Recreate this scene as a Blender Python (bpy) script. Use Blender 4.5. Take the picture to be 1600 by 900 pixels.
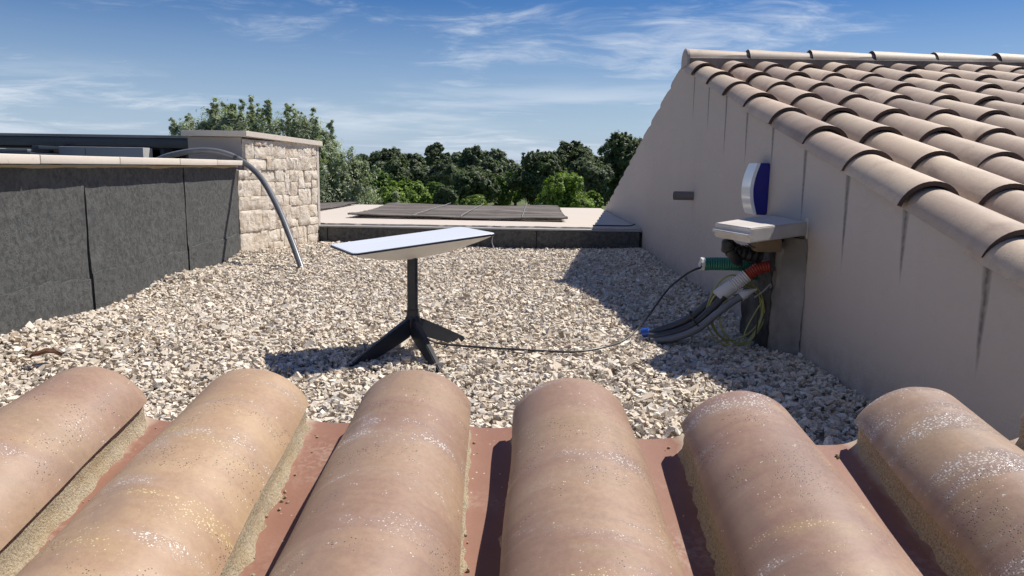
import bpy, bmesh, math, random
import numpy as np
from mathutils import Vector, Matrix, noise as mn
for o in list(bpy.data.objects): bpy.data.objects.remove(o)
S = bpy.context.scene
COL = S.collection
R = math.radians

# ------------------------------------------------------------------ camera
cam = bpy.data.cameras.new('camera'); camo = bpy.data.objects.new('camera', cam); COL.objects.link(camo)
S.camera = camo
cam.sensor_width = 36; cam.lens = 1180 / 1600 * 36
cam.clip_start = 0.02; cam.clip_end = 9000
EYE = 0.66
yaw, pitch, roll = R(-0.58), R(9.05), R(0.86)
fw = Vector((math.sin(yaw)*math.cos(pitch), math.cos(yaw)*math.cos(pitch), -math.sin(pitch)))
rt = Vector((math.cos(yaw), -math.sin(yaw), 0)); up = rt.cross(fw)
r2 = rt*math.cos(roll) + up*math.sin(roll); u2 = -rt*math.sin(roll) + up*math.cos(roll)
M = Matrix((r2, u2, -fw)).transposed().to_4x4(); M.translation = (0, 0, EYE)
camo.matrix_world = M

# ------------------------------------------------------------------ sky and sun
SUN = Vector((0.575, 0.36, 1.0)).normalized()
EL = math.asin(SUN.z); AZ = math.atan2(SUN.x, SUN.y)
W = bpy.data.worlds.new('World'); S.world = W; W.use_nodes = True
sun = bpy.data.lights.new('sun', 'SUN'); sun.energy = 5.0; sun.angle = R(0.53); sun.color = (1.0, 0.94, 0.86)
suno = bpy.data.objects.new('sun', sun); COL.objects.link(suno)
suno.rotation_euler = (-SUN).to_track_quat('-Z', 'Y').to_euler(); suno.location = (6, 4, 12)
S.view_settings.view_transform = 'Standard'; S.view_settings.look = 'None'
S.view_settings.exposure = 0.25; S.view_settings.gamma = 1.0
S.view_settings.use_curve_mapping = False
S.cycles.max_bounces = 6; S.cycles.transparent_max_bounces = 6

# ------------------------------------------------------------------ node helper
class NT:
    def __init__(s, tree): s.t = tree; s.N = tree.nodes; s.L = tree.links
    def put(s, sock, v):
        if isinstance(v, bpy.types.NodeSocket): s.L.new(v, sock)
        elif v is not None:
            if sock.type == 'RGBA' and len(v) == 3: v = (*v, 1)
            sock.default_value = v
    def n(s, typ, props=None, **k):
        nd = s.N.new(typ)
        for a, b in (props or {}).items(): setattr(nd, a, b)
        for a, b in k.items():
            s.put(nd.inputs[a.replace('_', ' ')], b)
        return nd
    def math(s, op, a, b=None, c=None, clamp=False):
        nd = s.N.new('ShaderNodeMath'); nd.operation = op; nd.use_clamp = clamp
        for i, v in enumerate((a, b, c)):
            if v is not None: s.put(nd.inputs[i], v)
        return nd.outputs[0]
    def vm(s, op, a, b=None):
        nd = s.N.new('ShaderNodeVectorMath'); nd.operation = op
        s.put(nd.inputs[0], a)
        if b is not None: s.put(nd.inputs[3 if op == 'SCALE' else 1], b)
        return nd.outputs[0]
    def mix(s, f, a, b, blend='MIX'):
        nd = s.N.new('ShaderNodeMix'); nd.data_type = 'RGBA'; nd.blend_type = blend
        s.put(nd.inputs[0], f); s.put(nd.inputs[6], a); s.put(nd.inputs[7], b)
        return nd.outputs[2]
    def mr(s, v, a, b, c=0., d=1., smooth=True):
        nd = s.N.new('ShaderNodeMapRange'); nd.clamp = True
        if smooth: nd.interpolation_type = 'SMOOTHSTEP'
        for i, x in enumerate((v, a, b, c, d)): s.put(nd.inputs[i], x)
        return nd.outputs[0]
    def noise(s, vec, scale, detail=3., rough=.55, dist=0.):
        nd = s.n('ShaderNodeTexNoise', None, Vector=vec, Scale=scale, Detail=detail, Roughness=rough, Distortion=dist)
        return nd.outputs['Fac']
    def vor(s, vec, scale, out='Distance'):
        nd = s.n('ShaderNodeTexVoronoi', None, Vector=vec, Scale=scale)
        return nd.outputs[out]
    def ramp(s, f, stops):
        nd = s.N.new('ShaderNodeValToRGB'); s.put(nd.inputs[0], f)
        e = nd.color_ramp.elements
        while len(e) < len(stops): e.new(.5)
        for el, (p, c) in zip(e, stops): el.position = p; el.color = (*c, 1)
        return nd.outputs[0]
    def bump(s, h, strength=.5, dist=.002, normal=None):
        nd = s.n('ShaderNodeBump', None, Height=h, Strength=strength, Distance=dist)
        if normal is not None: s.put(nd.inputs['Normal'], normal)
        return nd.outputs[0]
    def obj(s, scale=None, rnd=True):
        co = s.n('ShaderNodeTexCoord').outputs['Object']
        if scale: co = s.vm('MULTIPLY', co, scale)
        if rnd:
            r = s.n('ShaderNodeObjectInfo').outputs['Random']
            co = s.vm('ADD', co, s.vm('SCALE', (17.3, 9.1, 5.7), r))
        return co

MATS = {}
def material(name):
    def deco(fn):
        m = bpy.data.materials.new(name); m.use_nodes = True
        t = NT(m.node_tree); b = t.N['Principled BSDF']
        fn(t, b); MATS[name] = m
        return fn
    return deco
def plain(name, col, rough=.5, metal=0., var=.12, scale=30., bump=0., spec=.5):
    @material(name)
    def _(t, b):
        co = t.obj()
        f = t.noise(co, scale, 4)
        f2 = t.noise(co, scale*.13, 3)
        c = t.mix(f, [x*(1-var) for x in col], [min(1, x*(1+var)) for x in col])
        c = t.mix(t.mr(f2, .35, .7), c, [x*(1-var*1.4) for x in col])
        t.put(b.inputs['Base Color'], c)
        t.put(b.inputs['Roughness'], t.mr(f2, .2, .8, max(.03, rough-.1), min(1, rough+.1)))
        b.inputs['Metallic'].default_value = metal
        b.inputs['Specular IOR Level'].default_value = spec
        if bump: t.put(b.inputs['Normal'], t.bump(f, .6, bump))

# world: clear sky with thin wind-drawn cloud
CLOUD = (-2.85, -7.3, 0)
def world():
    t = NT(W.node_tree)
    bg = t.N['Background']
    sk = t.N.new('ShaderNodeTexSky'); sk.sky_type = 'NISHITA'; sk.sun_disc = False
    sk.sun_elevation = EL; sk.sun_rotation = AZ
    sk.air_density = 1.0; sk.dust_density = .05; sk.ozone_density = 3.0; sk.altitude = 100
    hs = t.n('ShaderNodeHueSaturation', None, Hue=.516, Saturation=1.40, Value=1.0, Color=sk.outputs[0])
    t.put(bg.inputs[0], hs.outputs[0]); bg.inputs[1].default_value = .066
    d = t.n('ShaderNodeTexCoord').outputs['Generated']
    sp = t.n('ShaderNodeSeparateXYZ', None, Vector=d)
    z = t.math('ADD', t.math('MAXIMUM', sp.outputs[2], 0.), .10)
    px = t.math('DIVIDE', sp.outputs[0], z); py = t.math('DIVIDE', sp.outputs[1], z)
    p = t.n('ShaderNodeCombineXYZ', None, X=px, Y=py, Z=0.).outputs[0]
    p = t.vm('ADD', p, CLOUD)
    warp = t.n('ShaderNodeTexNoise', None, Vector=p, Scale=.9, Detail=3.).outputs['Color']
    pw = t.vm('ADD', p, t.vm('SCALE', t.vm('SUBTRACT', warp, (.5, .5, .5)), .9))
    big = t.noise(t.vm('MULTIPLY', p, (.33, .26, 1)), 1.0, 3, .5)
    wisp = t.noise(t.vm('MULTIPLY', pw, (.8, 1.35, 1)), 1.0, 9, .62, .3)
    fine = t.noise(t.vm('MULTIPLY', pw, (3.2, 5., 1)), 1., 6, .68, .3)
    c = t.math('ADD', t.math('MULTIPLY', wisp, .72), t.math('MULTIPLY', fine, .28))
    c = t.math('ADD', c, t.math('MULTIPLY', t.math('SUBTRACT', big, .5), 1.15))
    m = t.mr(c, .46, .72)
    m = t.math('MULTIPLY', m, t.mr(sp.outputs[2], -.01, .05))
    m = t.math('MULTIPLY', m, .80)
    bn = t.noise(t.vm('ADD', t.vm('MULTIPLY', d, (2.2, 2.2, 17.)), (-.35, 0, 0)), 1.0, 6, .6, .35)
    bk = t.math('MULTIPLY', t.mr(bn, .49, .68), t.math('MULTIPLY', t.mr(sp.outputs[2], .02, .055), t.mr(sp.outputs[2], .125, .07)))
    m = t.math('MAXIMUM', m, t.math('MULTIPLY', bk, .62))
    cb = t.n('ShaderNodeBackground', None, Color=(.80, .86, .95), Strength=.82)
    hz = t.n('ShaderNodeBackground', None, Color=(.35, .455, .65), Strength=1.)
    m2 = t.n('ShaderNodeMixShader'); t.put(m2.inputs[0], t.mr(sp.outputs[2], .20, -.02, 0., .9, False))
    t.L.new(bg.outputs[0], m2.inputs[1]); t.L.new(hz.outputs[0], m2.inputs[2]); bg = m2
    mx = t.n('ShaderNodeMixShader'); t.put(mx.inputs[0], m)
    t.L.new(bg.outputs[0], mx.inputs[1]); t.L.new(cb.outputs[0], mx.inputs[2])
    t.L.new(mx.outputs[0], t.N['World Output'].inputs[0])
world()

# ------------------------------------------------------------------ materials
def tile_mat(name, pal, rough, speck, glint, scale=1., lich=.9, tone=.35):
    @material(name)
    def _(t, b):
        co = t.obj()
        sp = t.n('ShaderNodeSeparateXYZ', None, Vector=co)
        band_co = t.vm('MULTIPLY', co, (2.2*scale, 9*scale, 2.2*scale))
        f = t.noise(band_co, 1.0, 4, .55, .6)
        c = t.ramp(f, [(.28, pal[0]), (.45, pal[1]), (.58, pal[2]), (.74, pal[3])])
        r = t.n('ShaderNodeObjectInfo').outputs['Random']
        c = t.mix(tone, c, t.ramp(r, [(0., pal[1]), (.33, pal[2]), (.66, pal[0]), (1., pal[3])]))
        c = t.mix(1., c, t.ramp(t.math('FRACT', t.math('MULTIPLY', r, 7.31)), [(0., (.80, .79, .78)), (.5, (1., 1., 1.)), (1., (1.1, 1.08, 1.05))]), 'MULTIPLY')
        g = t.noise(co, 160, 5, .7)
        c = t.mix(t.mr(g, .25, .75), t.mix(1., c, (.91, .90, .89), 'MULTIPLY'), t.mix(1., c, (1.06, 1.06, 1.06), 'MULTIPLY'))
        st = t.noise(t.vm('MULTIPLY', co, (34, 5, 34)), 1., 4, .6)
        c = t.mix(t.mr(st, .55, .85, 0, .30), c, (.17, .125, .10))
        sm = t.noise(t.vm('MULTIPLY', co, (7, 3.4, 7)), 1.0, 4, .6, .5)
        c = t.mix(t.mr(sm, .50, .72, 0, .52), c, (.20, .135, .105))
        patch = t.noise(t.vm('MULTIPLY', co, (2.6, 12, 2.6)), 1.2, 4, .62, .5)
        yel = t.noise(t.vm('MULTIPLY', t.vm('ADD', co, (4, 8, 1)), (3, 13, 3)), 1.1, 4, .6, .4)
        ym = t.math('MULTIPLY', t.mr(yel, .57, .70), lich)
        bmk = t.math('MULTIPLY', t.mr(patch, .505, .64), t.mr(t.noise(co, 24, 3), .30, .52))
        c = t.mix(t.math('MULTIPLY', ym, .28), c, (.44, .31, .13))
        c = t.mix(t.math('MULTIPLY', bmk, .16*lich), c, (.62, .58, .54))
        # dark pits
        v = t.vor(co, 300)
        vm_ = t.noise(co, 16, 4, .6)
        pit = t.math('MULTIPLY', t.mr(v, .15, .28, 1, 0), t.mr(vm_, .54, .60))
        c = t.mix(t.math('MULTIPLY', pit, .85), c, (.035, .03, .028))
        # pale mineral specks, thicker in bands
        v2 = t.vor(t.vm('ADD', co, (3.3, 1.2, .4)), 330)
        bm_ = bmk
        dens = t.math('MAXIMUM', t.math('MULTIPLY', t.math('MAXIMUM', bm_, ym), .40), t.mr(t.noise(co, 70, 3), .59, .67, 0, .27))
        dens = t.math('MULTIPLY', dens, t.mr(t.noise(co, 420, 2), .35, .6, .45, 1.1))
        wh = t.mr(t.math('SUBTRACT', v2, dens), -.05, .05, 1, 0)
        wh = t.math('MULTIPLY', wh, t.math('GREATER_THAN', dens, .03))
        c = t.mix(t.math('MULTIPLY', wh, speck*.8), c, t.mix(ym, (.76, .72, .65), (.66, .52, .24)))
        t.put(b.inputs['Base Color'], c)
        ro = t.mr(bm_, 0, 1, rough, rough-glint)
        t.put(b.inputs['Roughness'], t.math('ADD', ro, t.math('MULTIPLY', t.math('SUBTRACT', g, .5), .25)))
        b.inputs['Specular IOR Level'].default_value = .5
        h = t.math('ADD', t.math('MULTIPLY', g, .5), t.math('MULTIPLY', pit, -1.2))
        n1 = t.bump(h, .35, .0012)
        v3 = t.noise(co, 520, 2, .5)
        n2 = t.n('ShaderNodeBump', None, Height=v3, Strength=t.math('MULTIPLY', bm_, .55*(1 if glint > 0 else 0)), Distance=.0012, Normal=n1).outputs[0]
        t.put(b.inputs['Normal'], n2)
tile_mat('front_tile', [(.375, .265, .162), (.415, .283, .185), (.32, .195, .138), (.405, .30, .165)], .50, .95, .30)
tile_mat('roof_tile', [(.56, .44, .325), (.49, .385, .29), (.60, .485, .355), (.36, .265, .205)], .6, .25, .0, .6, .12, .6)
plain('tile_edge_shade', (.085, .052, .042), .8, var=.3, scale=60)  # darker copy of the tile colour: shade painted on unlit ends and undersides
@material('under_tile')
def _(t, b):
    co = t.obj()
    f = t.noise(co, 22, 5, .6); g = t.noise(co, 140, 4, .6)
    c = t.mix(f, (.22, .10, .064), (.29, .15, .10))
    dust = t.math('MULTIPLY', t.mr(t.noise(co, 9, 4), .45, .7), t.mr(g, .4, .65))
    c = t.mix(t.math('MULTIPLY', dust, .45), c, (.46, .37, .30))
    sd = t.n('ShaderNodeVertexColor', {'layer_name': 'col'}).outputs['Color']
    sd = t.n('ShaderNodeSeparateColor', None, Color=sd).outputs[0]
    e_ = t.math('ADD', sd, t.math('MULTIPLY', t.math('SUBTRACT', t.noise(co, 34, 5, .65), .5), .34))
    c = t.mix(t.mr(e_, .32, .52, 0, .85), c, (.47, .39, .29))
    v = t.vor(co, 90)
    c = t.mix(t.math('MULTIPLY', t.mr(v, .07, .13, 1, 0), t.mr(t.noise(co, 12), .5, .6)), c, (.5, .44, .36))
    t.put(b.inputs['Base Color'], c); b.inputs['Roughness'].default_value = .62
    t.put(b.inputs['Normal'], t.bump(g, .3, .001))
@material('mortar')
def _(t, b):
    co = t.obj()
    f = t.noise(co, 420, 4, .75); g = t.noise(co, 30, 4, .6)
    c = t.ramp(f, [(.3, (.16, .13, .09)), (.48, (.42, .35, .24)), (.62, (.55, .47, .34)), (.8, (.62, .56, .45))])
    c = t.mix(t.mr(g, .4, .7, 0, .35), c, (.45, .33, .17))
    t.put(b.inputs['Base Color'], c); b.inputs['Roughness'].default_value = .95
    t.put(b.inputs['Normal'], t.bump(f, .9, .003))
plain('grey_mortar', (.20, .17, .15), .95, var=.25, scale=45, bump=.004)
@material('felt')
def _(t, b):
    co = t.obj()
    f = t.noise(co, 380, 3, .8); g = t.noise(co, 5, 5, .6); g2 = t.noise(t.vm('MULTIPLY', co, (1, 1, 3)), 3, 4, .6)
    c = t.ramp(f, [(.3, (.035, .037, .037)), (.5, (.085, .088, .086)), (.64, (.13, .134, .13)), (.76, (.30, .30, .29))])
    mo = t.noise(co, 34, 6, .72, .15)
    c = t.mix(t.mr(mo, .34, .62), t.mix(1., c, (.62, .62, .62), 'MULTIPLY'), t.mix(1., c, (1.35, 1.35, 1.33), 'MULTIPLY'))
    c = t.mix(t.mr(g, .35, .7, 0, .4), c, (.07, .072, .069))
    c = t.mix(t.mr(g2, .5, .75, 0, .35), c, (.15, .15, .145))
    v = t.vor(co, 130)
    c = t.mix(t.math('MULTIPLY', t.mr(v, .05, .1, 1, 0), t.mr(t.noise(co, 8), .5, .62)), c, (.55, .55, .53))
    t.put(b.inputs['Base Color'], c); b.inputs['Roughness'].default_value = .8
    h = t.math('ADD', t.math('MULTIPLY', f, .3), mo)
    t.put(b.inputs['Normal'], t.bump(h, .9, .012))
plain('bitumen', (.018, .018, .018), .6, var=.3, scale=20, bump=.004)
@material('render_wall')
def _(t, b):
    co = t.n('ShaderNodeTexCoord').outputs['Object']
    sp = t.n('ShaderNodeSeparateXYZ', None, Vector=co); Y, Z = sp.outputs[1], sp.outputs[2]
    base = t.mix(t.noise(co, 2.5, 4), (.435, .388, .355), (.485, .434, .396))
    base = t.mix(t.mr(t.noise(t.vm('MULTIPLY', co, (1, 1, .25)), 6, 5, .65), .5, .8, 0, .35), base, (.43, .375, .335))
    base = t.mix(t.mr(t.noise(co, 17, 5, .7), .55, .75, 0, .22), base, (.36, .32, .29))
    splash = t.math('MULTIPLY', t.mr(Z, .16, .0), t.mr(t.noise(co, 14, 5, .7), .38, .62))
    base = t.mix(t.math('MULTIPLY', splash, .45), base, (.24, .205, .17))
    # run-off stains below the joints of the verge tiles
    a = t.math('DIVIDE', t.math('SUBTRACT', Y, 1.646-.187), .374)
    k = t.math('FLOOR', a); fr = t.math('SUBTRACT', t.math('SUBTRACT', a, k), .5)
    rnd = t.n('ShaderNodeTexWhiteNoise', {'noise_dimensions': '1D'}, W=k).outputs['Value']
    drop = t.math('SUBTRACT', t.math('ADD', .481, t.math('MULTIPLY', t.math('SUBTRACT', Y, 1.646), .2477)), Z)
    ln = t.mr(rnd, 0, 1, .20, .36, False)
    wig = t.math('MULTIPLY', t.math('SUBTRACT', t.noise(t.vm('MULTIPLY', co, (0, 0, 1)), 9, 2), .5), .04)
    along = t.math('DIVIDE', drop, ln, clamp=True)
    wd = t.mr(along, 0, 1, .058, .010, False)
    dist = t.math('ABSOLUTE', t.math('ADD', fr, wig))
    core = t.math('SUBTRACT', 1., t.math('DIVIDE', dist, wd), clamp=True)
    fade = t.math('MULTIPLY', t.mr(along, .55, 1., 1, 0), t.math('LESS_THAN', Y, 4.75))
    m = t.math('MULTIPLY', t.math('POWER', core, .7), fade)
    m = t.math('MULTIPLY', m, t.mr(t.noise(co, 60, 3), .3, .6, .7, 1.))
    base = t.mix(m, base, (.12, .11, .10))
    t.put(b.inputs['Base Color'], base); b.inputs['Roughness'].default_value = .85
    tw = t.noise(t.vm('MULTIPLY', co, (1, 1, 1.8)), 11, 5, .6, .8)
    t.put(b.inputs['Normal'], t.bump(t.math('ADD', t.math('MULTIPLY', t.noise(co, 170, 4, .7), .5), t.math('MULTIPLY', tw, 2.2)), .5, .005))
plain('cream_render', (.60, .54, .47), .85, var=.08, scale=60, bump=.002)
plain('grey_render', (.42, .375, .345), .85, var=.08, scale=12, bump=.002)
@material('coping')
def _(t, b):
    co = t.obj()
    c = t.mix(t.noise(co, 9, 5, .6), (.64, .565, .475), (.72, .65, .56))
    c = t.mix(t.mr(t.noise(co, 45, 4, .7), .58, .75, 0, .5), c, (.45, .39, .33))
    t.put(b.inputs['Base Color'], c); b.inputs['Roughness'].default_value = .8
    t.put(b.inputs['Normal'], t.bump(t.noise(co, 200, 4, .7), .3, .002))
@material('slab_paint')
def _(t, b):
    co = t.obj()
    c = t.mix(t.noise(co, 1.7, 5, .6), (.53, .465, .395), (.58, .52, .445))
    c = t.mix(t.mr(t.noise(co, 6, 6, .7), .55, .78, 0, .5), c, (.5, .43, .35))
    t.put(b.inputs['Base Color'], c); b.inputs['Roughness'].default_value = .8
@material('cladding_stone')
def _(t, b):
    co = t.obj()
    f = t.noise(co, 9, 5, .65, .4); g = t.noise(co, 60, 5, .7)
    c = t.ramp(f, [(.3, (.58, .475, .355)), (.45, (.74, .645, .515)), (.6, (.83, .75, .635)), (.75, (.75, .68, .585))])
    c = t.mix(t.mr(t.noise(co, 5, 3), .62, .72, 0, .4), c, (.48, .32, .15))
    c = t.mix(t.mr(g, .55, .78, 0, .45), c, (.42, .35, .27))
    t.put(b.inputs['Base Color'], c); b.inputs['Roughness'].default_value = .9
    t.put(b.inputs['Normal'], t.bump(t.math('ADD', g, t.math('MULTIPLY', f, 2.)), .8, .012))
@material('gravel')
def _(t, b):
    at = t.n('ShaderNodeVertexColor', {'layer_name': 'col'}).outputs['Color']
    co = t.n('ShaderNodeTexCoord').outputs['Object']
    g = t.noise(co, 260, 3, .7)
    c = t.mix(t.mr(g, .3, .7), t.mix(1., at, (.78, .76, .73), 'MULTIPLY'), t.mix(1., at, (1.1, 1.1, 1.1), 'MULTIPLY'))
    t.put(b.inputs['Base Color'], c); b.inputs['Roughness'].default_value = .85
    t.put(b.inputs['Normal'], t.bump(g, .4, .002))
plain('gravel_bed', (.40, .345, .275), .95, var=.3, scale=70, bump=.01)
plain('dish_white', (.76, .78, .80), .28, var=.02, scale=5)
plain('dish_shell', (.70, .68, .65), .45, var=.03, scale=8)
plain('dark_metal', (.022, .027, .036), .42, var=.15, scale=40)
plain('black_rubber', (.012, .012, .013), .5, var=.2, scale=60)
plain('black_cable', (.03, .03, .032), .45, var=.2, scale=60)
plain('grey_pvc', (.17, .18, .195), .42, var=.15, scale=30)
plain('dark_pvc', (.05, .055, .065), .45, var=.2, scale=30)
plain('conduit_grey', (.16, .168, .182), .34, var=.15, scale=25)
plain('green_plastic', (.012, .19, .125), .38, var=.25, scale=30)
plain('red_plastic', (.42, .05, .028), .42, var=.25, scale=30)
plain('white_plastic', (.62, .61, .60), .45, var=.12, scale=30)
plain('blue_plastic', (.02, .09, .45), .3, var=.1, scale=20)
plain('siren_blue', (.012, .014, .21), .22, var=.1, scale=10)
plain('siren_white', (.78, .79, .80), .12, var=.02, scale=8)
plain('earth_wire', (.45, .45, .14), .5, var=.3, scale=25)
plain('concrete', (.26, .24, .215), .95, var=.35, scale=35, bump=.008)
plain('dark_concrete', (.085, .082, .075), .98, var=.5, scale=60, bump=.012)
plain('rough_render', (.30, .28, .255), .92, var=.35, scale=24, bump=.010)
plain('shelf_paint', (.60, .56, .51), .6, var=.15, scale=18, bump=.003)
plain('wood', (.23, .165, .10), .8, var=.25, scale=22)
plain('fascia_metal', (.035, .045, .06), .35, var=.15, scale=12)
plain('fascia_trim', (.20, .21, .22), .4, var=.1, scale=12)
plain('grey_panel', (.36, .36, .345), .7, var=.08, scale=8)
plain('pale_glass', (.42, .46, .41), .15, var=.05, scale=3)
plain('dark_glass', (.006, .008, .011), .1, var=.2, scale=3)
plain('spout_grey', (.16, .15, .145), .55, var=.1, scale=30)
plain('hole_shade', (.004, .004, .004), .9, var=.1)  # near black colour stands in for the shade inside open pipes
plain('dead_leaf', (.16, .065, .025), .6, var=.4, scale=60)
plain('wire_tie', (.34, .33, .31), .4, var=.1)
@material('reed')
def _(t, b):
    at = t.n('ShaderNodeVertexColor', {'layer_name': 'col'}).outputs['Color']
    co = t.n('ShaderNodeTexCoord').outputs['Object']
    g = t.noise(t.vm('MULTIPLY', co, (3, 60, 60)), 4, 4, .7)
    c = t.mix(g, t.mix(1., at, (.6, .6, .6), 'MULTIPLY'), t.mix(1., at, (1.3, 1.3, 1.3), 'MULTIPLY'))
    t.put(b.inputs['Base Color'], c); b.inputs['Roughness'].default_value = .85
def leaf_mat(name):
    m = bpy.data.materials.new(name); m.use_nodes = True
    t = NT(m.node_tree); b = t.N['Principled BSDF']
    at = t.n('ShaderNodeVertexColor', {'layer_name': 'col'}).outputs['Color']
    t.put(b.inputs['Base Color'], at); b.inputs['Roughness'].default_value = .55
    b.inputs['Specular IOR Level'].default_value = .3
    tr = t.n('ShaderNodeBsdfTranslucent'); t.put(tr.inputs[0], t.mix(1., at, (1.1, 1.25, .6), 'MULTIPLY'))
    mx = t.n('ShaderNodeMixShader'); mx.inputs[0].default_value = .34
    t.L.new(b.outputs[0], mx.inputs[1]); t.L.new(tr.outputs[0], mx.inputs[2])
    t.L.new(mx.outputs[0], t.N['Material Output'].inputs[0]); MATS[name] = m
leaf_mat('leaf')
plain('bark', (.10, .08, .06), .9, var=.3, scale=12, bump=.01)
@material('ground')
def _(t, b):
    co = t.n('ShaderNodeTexCoord').outputs['Object']
    f = t.noise(co, .06, 6, .6); g = t.noise(co, 1.3, 6, .7)
    c = t.ramp(f, [(.3, (.075, .10, .03)), (.48, (.11, .14, .045)), (.6, (.16, .155, .07)), (.75, (.24, .2, .12))])
    c = t.mix(t.mr(g, .35, .7), t.mix(1., c, (.6, .65, .6), 'MULTIPLY'), c)
    t.put(b.inputs['Base Color'], c); b.inputs['Roughness'].default_value = .95
    t.put(b.inputs['Normal'], t.bump(g, .8, .15))
plain('path', (.42, .36, .28), .95, var=.2, scale=2, bump=.02)

# ------------------------------------------------------------------ mesh helpers
def obj(name, mesh, mat=None, parent=None):
    o = bpy.data.objects.new(name, mesh); COL.objects.link(o)
    if mat and not mesh.materials: mesh.materials.append(MATS[mat] if isinstance(mat, str) else mat)
    if parent: o.parent = parent
    return o
def empty(name, loc=(0, 0, 0)):
    o = bpy.data.objects.new(name, None); COL.objects.link(o); o.location = loc; o.empty_display_size = .05
    return o
def tag(o, label=None, cat=None, group=None, kind=None):
    if label: o['label'] = label
    if cat: o['category'] = cat
    if group: o['group'] = group
    if kind: o['kind'] = kind
    return o
def smooth(me, ang=35):
    me.polygons.foreach_set('use_smooth', [True]*len(me.polygons))
    me.set_sharp_from_angle(angle=R(ang)); return me
def fpd(name, v, f, sm=None):
    me = bpy.data.meshes.new(name); me.from_pydata([tuple(p) for p in v], [], f); me.validate(); me.update()
    if sm: smooth(me, sm)
    return me
def bm_mesh(name, bm, sm=None):
    bmesh.ops.recalc_face_normals(bm, faces=bm.faces)
    me = bpy.data.meshes.new(name); bm.to_mesh(me); bm.free()
    if sm: smooth(me, sm)
    return me
def add_box(bm, lo, hi, bevel=0., seg=1):
    g = bmesh.ops.create_cube(bm, size=1)
    vs = g['verts']
    for v in vs:
        v.co = Vector([lo[i]+(v.co[i]+.5)*(hi[i]-lo[i]) for i in range(3)])
    if bevel:
        es = list({e for v in vs for e in v.link_edges})
        bmesh.ops.bevel(bm, geom=es, offset=bevel, segments=seg, affect='EDGES', profile=.5)
    return vs
def box(name, lo, hi, mat, parent=None, bevel=0., seg=2):
    bm = bmesh.new(); add_box(bm, lo, hi, bevel, seg)
    return obj(name, bm_mesh(name, bm, 40 if bevel else None), mat, parent)
def prism(name, poly, axis, a, b, mat, parent=None, bevel=0.):
    """poly: 2-D outline; axis 'x' -> (y,z) outline swept along x, 'z' -> (x,y) swept along z, 'y' -> (x,z)"""
    mk = {'x': lambda p, t: (t, p[0], p[1]), 'z': lambda p, t: (p[0], p[1], t), 'y': lambda p, t: (p[0], t, p[1])}[axis]
    bm = bmesh.new()
    A = [bm.verts.new(mk(p, a)) for p in poly]; B = [bm.verts.new(mk(p, b)) for p in poly]
    bm.faces.new(A); bm.faces.new(B)
    for i in range(len(poly)):
        j = (i+1) % len(poly); bm.faces.new((A[i], A[j], B[j], B[i]))
    if bevel: bmesh.ops.bevel(bm, geom=bm.edges[:], offset=bevel, segments=2, affect='EDGES')
    return obj(name, bm_mesh(name, bm, 40 if bevel else None), mat, parent)
def catmull(pts, n=10):
    P = [Vector(p) for p in pts]; P = [P[0]*2-P[1]] + P + [P[-1]*2-P[-2]]
    out = []
    for i in range(1, len(P)-2):
        for k in range(n):
            t = k/n; a, b, c, d = P[i-1], P[i], P[i+1], P[i+2]
            out.append(.5*((2*b)+(c-a)*t+(2*a-5*b+4*c-d)*t*t+(3*b-a-3*c+d)*t**3))
    out.append(P[-2]); return out
def tube_mesh(name, pts, rad, seg=10, caps=True, closed=False):
    """rad: number or function of (index, arc length)"""
    V, F = [], []; n = len(pts); L = 0
    nrm = None
    for i, p in enumerate(pts):
        tg = (pts[min(i+1, n-1)] - pts[max(i-1, 0)]).normalized()
        if nrm is None: nrm = tg.orthogonal().normalized()
        nrm = (nrm - tg*nrm.dot(tg)).normalized(); bn = tg.cross(nrm)
        if i: L += (p-pts[i-1]).length
        r = rad(i, L) if callable(rad) else rad
        for k in range(seg):
            a = 2*math.pi*k/seg; V.append(p + (nrm*math.cos(a)+bn*math.sin(a))*r)
    for i in range(n-1):
        for k in range(seg):
            a, b = i*seg+k, i*seg+(k+1) % seg; F.append((a, b, b+seg, a+seg))
    if caps:
        F.append(tuple(range(seg-1, -1, -1))); F.append(tuple((n-1)*seg+k for k in range(seg)))
    return fpd(name, V, F, 40)
def ribbed(pts, r, pitch=.009, depth=.0034, seg=18):
    """corrugated tube along pts"""
    # resample
    out = [pts[0]]; step = pitch/4
    acc = 0
    for a, b in zip(pts, pts[1:]):
        d = (b-a).length; t = step-acc
        while t <= d: out.append(a+(b-a)*(t/d)); t += step
        acc = (acc+d) % step
    return out, (lambda i, L: r - depth*(0, .5, 1, .5)[i % 4])
def np_mesh(name, V, F, nper, col=None, flat=True):
    """V (n,3), F (m,nper) indices"""
    me = bpy.data.meshes.new(name)
    m = len(F)
    me.vertices.add(len(V)); me.vertices.foreach_set('co', V.astype(np.float32).ravel())
    me.loops.add(m*nper); me.loops.foreach_set('vertex_index', F.astype(np.int32).ravel())
    me.polygons.add(m); me.polygons.foreach_set('loop_start', np.arange(0, m*nper, nper, dtype=np.int32))
    me.update(calc_edges=True)
    me.polygons.foreach_set('use_smooth', np.full(m, not flat))
    if col is not None:
        a = me.color_attributes.new('col', 'FLOAT_COLOR', 'POINT')
        c = np.ones((len(V), 4), np.float32); c[:, :3] = col; a.data.foreach_set('color', c.ravel())
    return me

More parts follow.
